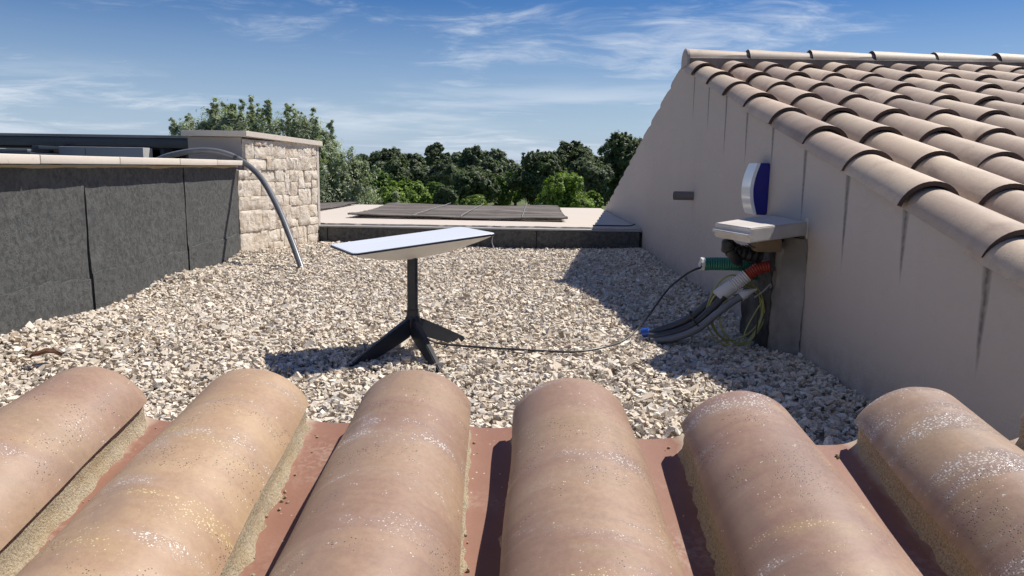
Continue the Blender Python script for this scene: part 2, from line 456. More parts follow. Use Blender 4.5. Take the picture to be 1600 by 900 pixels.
# ------------------------------------------------------------------ terrain
GZ = -2.9
def disc(name, rad, z, mat):
    n = 64; V = [(0, 0, z)]+[(rad*math.cos(2*math.pi*k/n), rad*math.sin(2*math.pi*k/n), z) for k in range(n)]
    return obj(name, fpd(name, V, [(0, 1+k, 1+(k+1) % n) for k in range(n)]), mat)
tag(disc('ground', 4000, GZ, 'ground'), kind='structure')
tp = [(-10.2, 60), (-6.9, 64), (-4.4, 70), (-3.0, 82), (-3.4, 82.6), (-5.0, 72.5), (-7.3, 66.5), (-10.4, 62.5)]
tag(obj('path', fpd('path', [(x, y, GZ+.03) for x, y in tp], [tuple(range(len(tp)))]), 'path'), kind='structure')

# ------------------------------------------------------------------ flat roof
WX = 1.02                                     # face of the gable wall
def lx(y): return -1.75-.044*y                # face of the left upstand
roofp = [(lx(.6)-.02, .6), (WX+.02, .6), (WX+.02, 6.35), (-2.5, 6.35)]
fr = empty('flat_roof_building', (-.5, 4, GZ))
tag(fr, 'single storey cream building body carrying the gravel covered flat roof', 'building')
def pk(o, par):      # keep world placement under a parent that is only translated
    o.parent = par; o.location = Vector(o.location)-par.location; return o
def part(o, par): return pk(o, par)
def sub(o, p):       # a piece of a part; both meshes are laid out in scene coordinates
    o.parent = p; o.location = (0, 0, 0); return o
part(prism('wall', [(-3.1, -2.2), (WX-.004, -2.2), (WX-.004, 9.56), (-3.1, 9.56)], 'z', GZ, -.25, 'cream_render'), fr)
o = prism('flat_roof', roofp, 'z', -.24, -.012, 'gravel_bed'); tag(o, kind='structure')

# ---- crushed stone
def gz(x, y):
    """surface height of the gravel"""
    return .010*np.sin(1.9*x+.8*y)+.008*np.sin(3.7*y-2.1*x+1)+.022*np.exp(-((x+1.85+.044*(y-2.6))/.16)**2)*(1+.6*np.sin(5*y))
def gravel():
    rng = np.random.default_rng(5)
    ico_bm = bmesh.new(); bmesh.ops.create_icosphere(ico_bm, subdivisions=1, radius=1)
    icoV = np.array([v.co[:] for v in ico_bm.verts]); icoF = np.array([[v.index for v in f.verts] for f in ico_bm.faces]); ico_bm.free()
    cv = np.array([(x, y, z) for x in (-1, 1) for y in (-1, 1) for z in (-1, 1)], float)*.72
    cf = np.array([(0, 1, 3), (0, 3, 2), (4, 6, 7), (4, 7, 5), (0, 4, 5), (0, 5, 1), (2, 3, 7), (2, 7, 6), (0, 2, 6), (0, 6, 4), (1, 5, 7), (1, 7, 3)])
    Vs, Fs, Cs = [], [], []; off = 0
    pal = np.array([(.80, .715, .59), (.86, .79, .675), (.72, .625, .50), (.62, .55, .45), (.60, .565, .51), (.46, .37, .27), (.78, .67, .53), (.32, .265, .21), (.88, .82, .72)])
    pw = np.array([.24, .17, .16, .11, .09, .06, .10, .02, .05])
    def batch(bv, bf, x, y, layer):
        nonlocal off
        n = len(x); k = len(bv)
        size = .0066*np.exp(rng.normal(0, .36, n))
        el = np.stack([size*rng.uniform(1.0, 1.75, n), size*rng.uniform(.7, 1.15, n), size*rng.uniform(.35, .75, n)], 1)
        jit = rng.uniform(.62, 1.32, (n, k, 1))*np.ones((1, 1, 3))+rng.uniform(-.26, .26, (n, k, 3))
        P = bv[None]*jit*el[:, None]
        q = rng.normal(0, 1, (n, 4))*np.array([1, .26, .26, 1.]); q /= np.linalg.norm(q, axis=1)[:, None]
        w, a, b, c = q.T
        Rm = np.stack([np.stack([1-2*(b*b+c*c), 2*(a*b-c*w), 2*(a*c+b*w)], 1), np.stack([2*(a*b+c*w), 1-2*(a*a+c*c), 2*(b*c-a*w)], 1), np.stack([2*(a*c-b*w), 2*(b*c+a*w), 1-2*(a*a+b*b)], 1)], 1)
        P = np.einsum('nij,nkj->nki', Rm, P)
        z = gz(x, y)+layer*.007+rng.uniform(-.004, .005, n)
        P += np.stack([x, y, z], 1)[:, None]
        col = pal[rng.choice(len(pal), n, p=pw)]*rng.uniform(.80, 1.02, (n, 1))
        Vs.append(P.reshape(-1, 3)); Cs.append(np.repeat(col, k, 0))
        Fs.append((bf[None]+(off+np.arange(n)*k)[:, None, None]).reshape(-1, 3)); off += n*k
    def scatter(y0, y1, dens, bv, bf, layer):
        n = int((y1-y0)*3.15*dens)
        x = rng.uniform(-2.12, WX-.004, n); y = rng.uniform(y0, y1, n)
        keep = (x > lx(y)+.006) & ~((y > 5.3) & (x < -1.98+(y-5.3)*.277+.02))
        keep &= ~((x > .925) & (y > 2.72) & (y < 3.12)) & (y < 6.31)
        batch(bv, bf, x[keep], y[keep], layer)
    scatter(.97, 4.2, 3400, cv, cf, 0); scatter(.97, 4.2, 1300, icoV, icoF, 1); scatter(.97, 4.2, 2300, cv, cf, 1)
    scatter(4.2, 6.32, 3500, cv, cf, 0); scatter(4.2, 6.32, 2300, cv, cf, 1)
    me = np_mesh('gravel', np.concatenate(Vs), np.concatenate(Fs), 3, np.concatenate(Cs))
    tag(obj('gravel', me, 'gravel'), 'pale crushed limestone gravel spread over the flat roof', 'gravel', kind='stuff')
gravel()

# ------------------------------------------------------------------ left upstand wall
def left_wall():
    root = empty('upstand_wall', (lx(3.5), 3.5, 0)); tag(root, 'low wall at left clad in dark grey mineral felt under pale coping stones', 'wall')
    ang = math.atan(.044)
    # local frame: u along wall, v outward to the gravel
    def place(o): o.parent = root
    root.rotation_euler = (0, 0, ang)
    u0, u1 = -4.3, 1.79
    core = box('wall_core', (-.26, u0, -.2), (-.012, u1, .642), 'bitumen', root)
    edges = [u0, -2.3, -1.25, -.225, .862, u1]      # joints seen at Y 3.28 and 4.36
    rng = random.Random(3)
    for a, b in zip(edges, edges[1:]):
        nx, nz = int((b-a)/.03), 22; V, F = [], []
        sd = rng.uniform(0, 50)
        for i in range(nx+1):
            for k in range(nz+1):
                u = a+.0085+(b-a-.017)*i/nx; z = -.03+.668*k/nz
                e = min(i, nx-i)/3
                bulge = .006*mn.noise((u*2.2, z*3, sd))+.003*mn.noise((u*9, z*9, sd)) + (.003 if e < 1 else 0)*(1-e)
                wob = .008*mn.noise((z*6, sd, 0))+.003*mn.noise((z*25, sd, 4)) if i in (0, nx) else 0
                V.append((bulge, u+wob, z))
        W_ = nz+1
        for i in range(nx):
            for k in range(nz):
                q = i*W_+k; F.append((q, q+W_, q+W_+1, q+1))
        # returns into the joint
        n0 = len(V)
        for i in (0, nx):
            for k in range(nz+1): p = V[i*W_+k]; V.append((-.012, p[1]+(.004 if i else -.004)*-1, p[2]))
        for s, i in enumerate((0, nx)):
            for k in range(nz):
                q = i*W_+k; r_ = n0+s*W_+k; F.append((q, q+1, r_+1, r_) if not s else (q, r_, r_+1, q+1))
        obj('felt_sheet', fpd('felt_sheet', V, F, 50), 'felt', root)
        # lap sheet along the foot with a torn upper edge
        V, F = [], []; kz = 8
        for i in range(nx*2+1):
            u = a+.010+(b-a-.020)*i/(nx*2); zt = .165+.035*mn.noise((u*2.3, sd, 0))+.012*mn.noise((u*13, sd, 2))+.006*mn.noise((u*45, sd, 2))
            for k in range(kz+1):
                z = -.03+(zt+.03)*k/kz; V.append((.0085+.005*mn.noise((u*3, z*5, sd)), u, z))
            V.append((.001, u, zt+.001))
        W2 = kz+2
        for i in range(nx*2):
            for k in range(kz+1): q = i*W2+k; F.append((q, q+W2, q+W2+1, q+1))
        obj('felt_skirt', fpd('felt_skirt', V, F, 50), 'felt', root)
    # ragged mortar bed under the coping
    V, F = [], []
    n = 160
    for i in range(n+1):
        u = u0+(u1-u0)*i/n; d = .010+.016*max(0, mn.noise((u*3, 2, 0))+.25*mn.noise((u*14, 5, 1)))
        V += [(.012, u, .644), (.011, u, .644-d), (-.02, u, .644-d), ]
    for i in range(n):
        q = i*3; F += [(q, q+1, q+4, q+3), (q+1, q+2, q+5, q+4)]
    obj('mortar_bed', fpd('mortar_bed', V, F), 'mortar', root)
    js = [-4.3, -3.7, -3.1, -2.5, -1.9, -1.26, -.636, -.01, .675, 1.25, 1.76]
    for a, b in zip(js, js[1:]):
        box('coping_stone', (-.30, a+.0025, .648+rng.uniform(-.001, .001)), (.062, b-.0025, .682+rng.uniform(-.0015, .0015)), 'coping', root, .004)
left_wall()

# ------------------------------------------------------------------ stone pillar
def pillar():
    root = empty('stone_pillar', (-1.95, 5.8, 0)); tag(root, 'square pillar with split limestone cladding and a flat pale cap', 'pillar')
    P0 = Vector((-1.98, 5.296, 0)); P1 = Vector((-1.69, 6.34, 0)); D = (P1-P0); L = D.length; D.normalize(); Nn = Vector((D.y, -D.x, 0))
    def add(o): return part(o, root)
    # rendered core (upper part starts further back)
    q = lambda s, d, z=0: P0+D*s+Nn*d
    up_ = [q(.10, -.03), q(L, -.03), Vector((-2.14, 6.46, 0)), Vector((-2.372, 5.43, 0))]
    add(prism('core', [(p.x, p.y) for p in up_], 'z', -.2, .843, 'grey_render'))
    lo = [q(.0, -.035), q(.14, -.035), q(.14, -.25), q(.0, -.2)]
    add(prism('corner_return', [(p.x, p.y) for p in lo], 'z', -.2, .62, 'grey_render'))
    # cap, falling slightly to the rear
    cp = [q(.075, .03), q(L+.03, .03), Vector((-2.16, 6.5, 0)), Vector((-2.405, 5.39, 0))]
    V = []
    for z in (.848, .888):
        for i, p in enumerate(cp): V.append((p.x, p.y, z-(.036 if i in (1, 2) else 0)))
    bm = bmesh.new(); vs = [bm.verts.new(v) for v in V]
    for f in [(3, 2, 1, 0), (4, 5, 6, 7)]+[(i, (i+1) % 4, (i+1) % 4+4, i+4) for i in range(4)]: bm.faces.new([vs[i] for i in f])
    bmesh.ops.bevel(bm, geom=bm.edges[:], offset=.004, segments=2, affect='EDGES')
    add(obj('cap_stone', bm_mesh('cap_stone', bm, 40), 'coping'))
    # split-face stones: recursive uneven packing
    rng = random.Random(11); rects = []
    def pack(a, b, c, d, dep):
        w, h = b-a, d-c
        if dep > 7 or (w < rng.uniform(.12, .36) and h < rng.uniform(.08, .24)) or (w < .11 and h < .08): rects.append((a, b, c, d)); return
        if w > h*1.6 or (w > h*.7 and rng.random() < .4):
            m = a+w*rng.uniform(.27, .73); pack(a, m, c, d, dep+1); pack(m, b, c, d, dep+1)
        else:
            m = c+h*rng.uniform(.30, .70); pack(a, b, c, m, dep+1); pack(a, b, m, d, dep+1)
    pack(.10, L-.035, .615, .83, 0); pack(0, L-.035, -.06, .615, 0)
    for a, b, c, d in rects:
        nx, nz = max(4, int((b-a)/.014)), max(4, int((d-c)/.016)); sd = rng.uniform(0, 99); V, F = [], []
        pr = rng.uniform(.003, .016); j = .0015; tx, tz = rng.uniform(-.014, .014), rng.uniform(-.012, .012)
        for i in range(nx+1):
            for k in range(nz+1):
                s, z = a+j+(b-a-2*j)*i/nx, c+j+(d-c-2*j)*k/nz
                ed = min(i, nx-i, k, nz-k)
                dn = (pr+.008*mn.noise((s*12, z*6, sd))+.013*abs(mn.noise((s*44, z*15, sd+7)))+.009*mn.noise((s*90, z*45, sd+3))+tx*(i/nx-.5)+tz*(k/nz-.5))*(.8 if ed == 0 else 1)-(.003 if ed == 0 else 0)
                if ed == 0: s += .003*mn.noise((z*30, sd, 1)); z += .003*mn.noise((s*30, sd, 2))
                p = P0+D*s+Nn*max(-.004, dn*.72); V.append((p.x, p.y, z))
        w = nz+1
        for i in range(nx):
            for k in range(nz): q_ = i*w+k; F.append((q_, q_+w, q_+w+1, q_+1))
        ring = [i*w for i in range(nx+1)]+[nx*w+k for k in range(1, nz+1)]+[i*w+nz for i in range(nx-1, -1, -1)]+[k for k in range(nz-1, 0, -1)]
        n0 = len(V)
        for r_ in ring: p = Vector(V[r_])-Nn*.03; V.append(tuple(p))
        for t_ in range(len(ring)):
            u_ = (t_+1) % len(ring); F.append((ring[t_], n0+t_, n0+u_, ring[u_]))
        add(obj('stone', fpd('stone', V, F, 28), 'cladding_stone'))
    lo = [q(L-.033, .008), q(L, .008), q(L, -.028), q(L-.033, -.028)]
    add(prism('edge_strip', [(p.x, p.y) for p in lo], 'z', .12, .812, 'cream_render'))
pillar()

# ------------------------------------------------------------------ rear parapet and slab
def rear():
    root = empty('parapet_wall', (-.35, 6.32, 0)); tag(root, 'low dark felt covered parapet at the far end of the gravel', 'wall')
    part(box('wall_core', (-1.735, 6.328, -.2), (WX-.003, 6.47, .134), 'bitumen'), root)
    rng = random.Random(8)
    ed = [-1.737, -1.62, -.72, .135, WX-.02, ]
    for a, b in zip(ed, ed[1:]):
        n = 24; V, F = [], []
        for i in range(n+1):
            x = a+.005+(b-a-.01)*i/n
            for k in range(6):
                z = -.03+.172*k/5
                V.append((x, 6.318+.004*mn.noise((x*5, z*9, a)), z))
            V.append((x, 6.34, .143))
        for i in range(n):
            for k in range(6): q = i*7+k; F.append((q, q+7, q+8, q+1))
        part(obj('felt_sheet', fpd('felt_sheet', V, F, 50), 'felt'), root)
    part(box('edge_flashing', (-1.733, 6.312, .145), (WX-.004, 6.42, .158), 'grey_panel', None, .003), root)
    s = tag(prism('roof_slab', [(-3.06, 6.475), (-1.70, 6.475), (-1.66, 6.43), (WX-.004, 6.43), (WX-.004, 9.62), (-3.06, 9.62)], 'z', -.22, .17, 'slab_paint', None, .006), 'cream painted concrete roof slab behind the dark parapet', 'roof slab')
    # ragged skim along the slab's front edge
    V, F = [], []
    n = 120
    for i in range(n+1):
        x = -1.66+(WX+1.655)*i/n
        V += [(x, 6.405+.02*mn.noise((x*4, 0, 0))+.012*mn.noise((x*17, 3, 0)), .1595), (x, 6.41+.02*mn.noise((x*4, 0, 0)), .172+.003*mn.noise((x*9, 1, 1))), (x, 6.5, .174)]
    for i in range(n): q = i*3; F += [(q, q+3, q+4, q+1), (q+1, q+4, q+5, q+2)]
    o = obj('skim_edge', fpd('skim_edge', V, F), 'slab_paint'); o.parent = s
    # reed mats
    def mat_(corners, n, label, seed, ties):
        r = empty('reed_mat', corners[0]); tag(r, label, 'reed mat', 'reed mats on the slab')
        rg = np.random.default_rng(seed)
        A, B, C_, D_ = [Vector(c) for c in corners]      # front-left, front-right, back-right, back-left
        Vs, Fs, Cs = [], [], []; off = 0; seg, sides = 12, 5
        for i in range(n):
            t = (i+.5)/n
            a = A.lerp(D_, t); b = B.lerp(C_, t)
            rad = rg.uniform(.0055, .0095)
            e0, e1 = rg.uniform(-.03, .03), rg.uniform(-.03, .03)
            P = []
            for k in range(seg+1):
                s = k/seg; p = a.lerp(b, e0*.3+s*(1+e1*.3-e0*.3))
                z = .016+.010*math.sin(s*5+seed)*math.sin(t*7+1)+.012*mn.noise((s*4+seed, t*6, 0))+.004*mn.noise((s*14, i*1.7, seed))
                if t < .05: z += .012
                p = Vector((p.x, p.y+.006*mn.noise((s*9, i*2.1, 4)), .172+max(z, .008)))
                for q in range(sides):
                    an = 2*math.pi*q/sides; P.append((p.x, p.y+rad*math.cos(an), p.z+rad*math.sin(an)))
            Vs.append(np.array(P))
            for k in range(seg):
                for q in range(sides):
                    u = off+k*sides+q; v = off+k*sides+(q+1) % sides; Fs.append((u, v, v+sides, u+sides))
            c = np.array([(.155, .135, .115), (.115, .10, .09), (.19, .165, .145), (.085, .075, .068)][rg.integers(4)])
            Cs.append(np.tile(c*rg.uniform(.8, 1.2), (len(P), 1))); off += len(P)
        part(tag(obj('reeds', np_mesh('reeds', np.concatenate(Vs), np.array(Fs), 4, np.concatenate(Cs), False), 'reed'), kind='stuff'), r)
        for f0, f1 in ties:
            pts = []
            for i in range(15):
                t = i/14; p = A.lerp(D_, t).lerp(B.lerp(C_, t), f0+(f1-f0)*t)
                pts.append(Vector((p.x, p.y, .172+.040+.006*mn.noise((t*9, f0, 2)))))
            part(obj('tie_wire', tube_mesh('tie_wire', pts, .0032, 6), 'wire_tie'), r)
    mat_([(-1.62, 7.10, .17), (.42, 6.98, .17), (.455, 9.52, .17), (-1.63, 9.5, .17)], 180, 'large grey reed mat laid flat across the middle of the slab', 2, [(.30, .36), (.52, .56), (.80, .815)])
    mat_([(-3.0, 7.5, .17), (-2.16, 7.72, .17), (-2.06, 9.55, .17), (-3.0, 9.5, .17)], 120, 'smaller reed mat beside the stone pillar at the left end of the slab', 9, [(.5, .5)])
    c = catmull([(.62, 6.50, .181), (.72, 6.497, .182), (.85, 6.503, .181), (.94, 6.50, .183), (.985, 6.51, .196)], 8)
    k = obj('slab_cable', tube_mesh('slab_cable', c, .0055, 8), 'black_cable'); tag(k, 'short black cable lying on the shaded slab corner by the gable wall', 'cable')
rear()

# ------------------------------------------------------------------ gabled house on the right
NS, FS = .2477, .275                       # slopes
YR = 4.93                                  # ridge line
def zn(y): return .481+NS*(y-1.646)        # near verge line
def zf(y): return 1.345-FS*(y-YR)          # far verge line
def cover_mesh(name, L, wu, wl, hu, hl, t, nseg=14, nlen=3, ends='tile_edge_shade', main='roof_tile', rim=0., warp=0., seed=0):
    """half-round cover: y=0 is the wide lower end, y=L the narrow upper end; edges at z=0"""
    V, F, MI = [], [], []
    m = nlen+1; w = nseg+1
    def arc(wd, h, f, d):
        rad = (wd*wd+h*h)/(2*h); a = math.asin(min(1, wd/rad)); a = a if h <= wd else math.pi-a
        ang = -a+2*a*f; rr = rad-d
        return math.sin(ang)*rr, (rad*math.cos(ang)-(rad-h)) - d*math.cos(ang)
    for lay, d in ((0, 0.), (1, t)):
        for i in range(m):
            f = i/nlen; y = L*f
            dd = d
            if rim and lay == 0 and (L-y) < rim: dd = t*.45*((rim-(L-y))/rim)**2
            for k in range(w):
                x, z = arc(wl+(wu-wl)*f, hl+(hu-hl)*f, k/nseg, dd)
                if warp:
                    z += warp*mn.noise((x*9, y*6, seed)); x += warp*mn.noise((y*7, seed, 3))
                V.append((x, y+(warp*1.2*mn.noise((x*14, seed, 9)) if i in (0, m-1) else 0), z))
    B = m*w
    for i in range(nlen):
        for k in range(nseg):
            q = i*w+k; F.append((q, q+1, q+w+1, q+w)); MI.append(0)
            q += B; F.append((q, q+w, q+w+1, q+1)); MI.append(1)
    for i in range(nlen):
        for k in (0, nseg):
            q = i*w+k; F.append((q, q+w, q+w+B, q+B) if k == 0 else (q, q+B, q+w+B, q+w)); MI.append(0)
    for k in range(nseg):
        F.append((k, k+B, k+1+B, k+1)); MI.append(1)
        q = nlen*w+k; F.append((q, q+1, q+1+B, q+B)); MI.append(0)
    me = bpy.data.meshes.new(name); me.from_pydata(V, [], F)
    me.materials.append(MATS[main]); me.materials.append(MATS[ends])
    me.polygons.foreach_set('material_index', MI); me.update()
    return smooth(me, 42)
def gable_house():
    root = empty('gabled_house', (WX+2.5, YR, GZ)); tag(root, 'gabled house at right with rendered wall and beige clay tile roof', 'house')
    X1 = 5.6; y0, y1 = -1.2, 9.45
    far = []
    for r in range(12, -1, -1):
        ya = YR+.07+.374*r; yb = min(y1, ya+.374)
        if ya < y1: far += [(yb, zf(yb)+.012), (yb-.03, zf(yb-.03)+.022), (ya+.12, zf(ya+.12)+.012), (ya+.001, zf(ya)-.006)]
    prof = [(y0, GZ), (y1, GZ)]+far+[(YR-.07, zn(YR-.07)-.006), (y0, zn(y0)-.006)]
    part(prism('gable_wall', prof, 'x', WX, WX+.05, 'render_wall'), root)
    lo = [(y0, GZ), (y1, GZ), (y1, zf(y1)-.05), (YR, zf(YR)-.05), (y0, zn(y0)-.05)]
    part(prism('house_body', lo, 'x', WX+.052, X1, 'cream_render'), root)
    rf = empty('tiled_roof', (0, 0, 0)); rf.parent = root; rf.location = (-root.location)
    P = .205; ncol = 21; xc0 = 1.083
    # trough sheet beneath the covers
    for nm, yA, yB, fn in (('under_tile_layer', y0, YR-.09, zn), ('under_tile_layer', YR+.09, y1, zf)):
        V, F = [], []; per = 8
        n = ncol*per
        for y in (yA, yB):
            for i in range(n+1):
                x = xc0-.02+P*i/per; ph = (i % per)/per
                V.append((x, y, fn(y)-.012-.03*math.sin(math.pi*ph)))
        for i in range(n): F.append((i, i+1, i+n+2, i+n+1))
        tag(obj(nm, fpd(nm, V, F, 60), 'under_tile', rf), kind='stuff')
    vars_ = [cover_mesh('cover_tile', .45, .072, .086, .058, .067, .013, 16, 3, warp=.0025, seed=s*7.7) for s in range(6)]
    short = [cover_mesh('cover_tile', .235, .077, .086, .061, .067, .013, 16, 2, warp=.0025, seed=s*5.1+40) for s in range(3)]
    rng = random.Random(4)
    th = math.atan((.374*NS-.010)/.374)
    rows = [4.638-.374*r for r in range(13)]
    for c in range(ncol):
        for r, yl in enumerate(rows):
            if c > 14 and r > 6: continue
            if yl < -.3 or (c > 9 and r > 9): continue
            o = obj('cover_tile', rng.choice(short if r == 0 else vars_), None, rf)
            o.location = (xc0+P*c+rng.uniform(-.004, .004), yl+rng.uniform(-.007, .007), zn(yl)+.001+rng.uniform(-.0015, .002))
            o.rotation_euler = (th+rng.uniform(-.006, .006), rng.uniform(-.035, .035), rng.uniform(-.022, .022))
    thf = math.atan((.374*FS-.010)/.374)
    for c in range(3):
        for r in range(12):
            yl = YR+.30+.374*r
            if yl > y1+.02: continue
            o = obj('cover_tile', rng.choice(short if r == 0 else vars_), None, rf)
            o.location = (WX+.055+.088+P*c+rng.uniform(-.004, .004), yl+rng.uniform(-.007, .007), zf(yl)+.001)
            o.rotation_euler = (thf, rng.uniform(-.02, .02), math.pi+rng.uniform(-.012, .012))
    # ridge: mortar bed, end plug, ridge tiles
    bed = [(YR-.105, zn(YR-.105)-.02), (YR-.092, 1.345), (YR-.06, 1.37), (YR+.06, 1.37), (YR+.092, 1.345), (YR+.105, zf(YR+.105)-.02)]
    obj('ridge_mortar', prism('t', bed, 'x', WX+.01, X1, 'grey_mortar').data, None, rf)
    bpy.data.objects.remove(bpy.data.objects['t'])
    plug = [(YR-.088, 1.30)]+[(YR-.088*math.cos(a), 1.345+.067*math.sin(a)) for a in [math.pi*i/14 for i in range(15)]]+[(YR+.088, 1.30)]
    part(prism('ridge_end_plug', plug, 'x', WX-.008, WX+.012, 'grey_render', None, .003), root)
    rid = [cover_mesh('ridge_tile', .46, .076, .088, .060, .070, .014, 16, 3, warp=.002, seed=s*3.3+70) for s in range(4)]
    for i in range(12):
        o = obj('ridge_tile', rid[i % 4], None, rf)
        o.location = (WX-.004+.386*i, YR+rng.uniform(-.004, .004), 1.343+rng.uniform(-.002, .002))
        o.rotation_euler = (.022*-1+.0, rng.uniform(-.01, .01), -math.pi/2+rng.uniform(-.006, .006))
    return root
gable_house()

# ------------------------------------------------------------------ things on the gable wall
def wall_things():
    # PVC spout
    r = empty('drain_spout', (WX, 4.52, .511)); tag(r, 'short grey plastic overflow pipe sticking out of the gable wall', 'pipe')
    V, F = [], []; n = 20
    for k, (x, rad) in enumerate([(.01, .026), (-.115, .026), (-.115, .0225), (-.02, .0225)]):
        for i in range(n): a = 2*math.pi*i/n; V.append((x, rad*math.cos(a), rad*math.sin(a)))
    for k in range(3):
        for i in range(n): j = (i+1) % n; F.append((k*n+i, k*n+j, k*n+n+j, k*n+n+i))
    obj('pipe', fpd('pipe', V, F, 40), 'spout_grey', r)
    obj('bore_shade', fpd('bore_shade', V[3*n:], [tuple(range(n))]), 'hole_shade', r)  # black disc painted as the shade in the pipe mouth
    # shelf
    r = empty('concrete_shelf', (.86, 2.8, .43))
    tag(r, 'painted concrete shelf slab jutting from the gable wall under the alarm siren', 'shelf')
    bm = bmesh.new()
    top = [(1.018, 2.70), (1.018, 3.13), (.672, 2.66), (.727, 2.43)]
    vs = [[bm.verts.new((x, y, z+(.004 if i < 2 else -.004))) for i, (x, y) in enumerate([top[0], top[1], top[2], top[3]])] for z in (.433, .482)]
    bm.faces.new(vs[0]); bm.faces.new(vs[1][::-1])
    for i in range(4): j = (i+1) % 4; bm.faces.new((vs[0][i], vs[0][j], vs[1][j], vs[1][i]))
    bmesh.ops.recalc_face_normals(bm, faces=bm.faces)
    e = [x for x in bm.edges if all(abs(v.co.x-1.018) > .01 for v in x.verts) and abs(x.verts[0].co.z-x.verts[1].co.z) < .02]
    fe = [x for x in e if {round(v.co.x, 3) for v in x.verts} == {.672, .727}]
    bmesh.ops.bevel(bm, geom=fe, offset=.020, segments=5, affect='EDGES')
    bmesh.ops.bevel(bm, geom=[x for x in bm.edges if x.calc_length() > .2 and x.calc_face_angle(0) > .8], offset=.004, segments=2, affect='EDGES')
    part(obj('slab', bm_mesh('slab', bm, 40), 'shelf_paint'), r)
    part(box('wall_joint', (WX-.005, 2.69, .405), (WX+.004, 2.712, .50), 'cream_render', None, .003), r)
    # siren
    r = empty('alarm_siren', (WX, 3.25, .49)); tag(r, 'white and dark blue alarm siren box standing against the gable wall above the shelf', 'alarm siren')
    n = 14; y0, y1 = 3.15, 3.265
    prof = []
    for i in range(n+1):
        t = i/n; z = .482+.212*t; prof.append((WX-.045-.033*math.sin(math.pi*(.12+.80*t)), z))
    def skin(name, dx0, dx1, ya, yb, mat, bev):
        poly = [(x+dx0, z) for x, z in prof]+[((x+dx1) if dx1 is not None else WX-.001, z) for x, z in prof[::-1]]
        return part(prism(name, poly, 'y', ya, yb, mat, None, bev), r)
    skin('side_lens', .014, None, y0, y1, 'siren_blue', .003)
    skin('front_cover', 0, .0135, y0-.004, y1+.004, 'siren_white', .002)
    # pier
    r = empty('service_pier', (.98, 2.92, 0)); tag(r, 'rough rendered stub pier under the shelf where the conduits come out', 'pier')
    def rough(name, poly, z0, z1, mat, amp, seed):
        bm = bmesh.new()
        A = [bm.verts.new((*p, z0)) for p in poly]; B = [bm.verts.new((*p, z1)) for p in poly]
        bm.faces.new(A); bm.faces.new(B)
        for i in range(len(poly)): j = (i+1) % len(poly); bm.faces.new((A[i], A[j], B[j], B[i]))
        bmesh.ops.subdivide_edges(bm, edges=bm.edges[:], cuts=14, use_grid_fill=True)
        for v in bm.verts:
            p = v.co.copy(); v.co += Vector((mn.noise((p*28)+Vector((seed, 0, 0))), mn.noise((p*28)+Vector((0, seed, 0))), 0))*amp
        return part(obj(name, bm_mesh(name, bm, 50), mat), r)
    rough('render_coat', [(.953, 2.74), (WX-.002, 2.68), (WX-.002, 2.80), (.955, 2.80)], -.05, .425, 'rough_render', .008, 3)
    rough('concrete_core', [(.935, 2.79), (WX-.003, 2.79), (WX-.003, 3.12), (.93, 3.12)], -.05, .36, 'dark_concrete', .010, 8)
    rough('broken_edge', [(.940, 2.752), (.956, 2.738), (.958, 2.795), (.940, 2.795)], -.03, .41, 'concrete', .009, 21)
    w = box('wood_block', (.845, 2.70, .375), (.935, 2.80, .4235), 'wood', None, .005); tag(w, 'small brown wood block wedged under the concrete shelf', 'wood block')
    w2 = box('support_post', (.925, 2.765, .30), (.945, 2.79, .424), 'dark_concrete', r, .002); w2.location = -Vector(r.location)
    # green corrugated conduit
    g = empty('green_conduit', (.9, 2.9, .3)); tag(g, 'green corrugated conduit with a frayed white end beside the pier', 'conduit')
    pts, rf = ribbed(catmull([(.708, 2.90, .304), (.76, 2.9, .306), (.84, 2.905, .305), (.905, 2.93, .298), (.95, 2.95, .285)], 10), .0265)
    gt = part(obj('tube', tube_mesh('tube', pts, rf, 20), 'green_plastic'), g)
    rng = random.Random(6); V, F = [], []; n = 22
    for i in range(n):
        a = 2*math.pi*i/n
        for x, rad in ((.710, .0255), (.699-rng.uniform(0, .006), .0245+rng.uniform(-.002, .002)), (.702, .019)): V.append((x, 2.90+rad*math.cos(a), .304+rad*math.sin(a)))
    for i in range(n):
        j = (i+1) % n
        for k in range(2): F.append((i*3+k, j*3+k, j*3+k+1, i*3+k+1))
    sub(obj('frayed_end', fpd('frayed_end', V, F), 'white_plastic'), gt)
    sub(obj('bore_shade', fpd('bore_shade', [V[i*3+2] for i in range(n)], [tuple(range(n))]), 'hole_shade'), gt)  # black disc in place of the shaded inside of the tube
    g2p, g2f = ribbed(catmull([(.905, 2.86, .27), (.87, 2.86, .268), (.845, 2.87, .275)], 10), .02)
    part(obj('short_sleeve', tube_mesh('short_sleeve', g2p, g2f, 16), 'green_plastic'), g)
    # red and white conduit feeding the grey pipes
    g = empty('red_conduit', (.9, 2.86, .28)); tag(g, 'red corrugated conduit with a white sleeve curving down out of the pier', 'conduit')
    pts, rf = ribbed(catmull([(.955, 2.82, .313), (.930, 2.80, .314), (.888, 2.795, .304), (.845, 2.795, .276), (.820, 2.797, .255)], 10), .0235)
    part(obj('tube', tube_mesh('tube', pts, rf, 20), 'red_plastic'), g)
    pts, rf = ribbed(catmull([(.845, 2.795, .276), (.822, 2.797, .256), (.790, 2.80, .228)], 10), .0262)
    part(obj('white_sleeve', tube_mesh('white_sleeve', pts, rf, 20), 'white_plastic'), g)
    part(obj('coupling', tube_mesh('coupling', [Vector((.798, 2.80, .236)), Vector((.760, 2.805, .205)), Vector((.746, 2.807, .193)), Vector((.745, 2.807, .192))], lambda i, L: (.026, .0275, .0275, .022)[i], 18), 'white_plastic'), g)
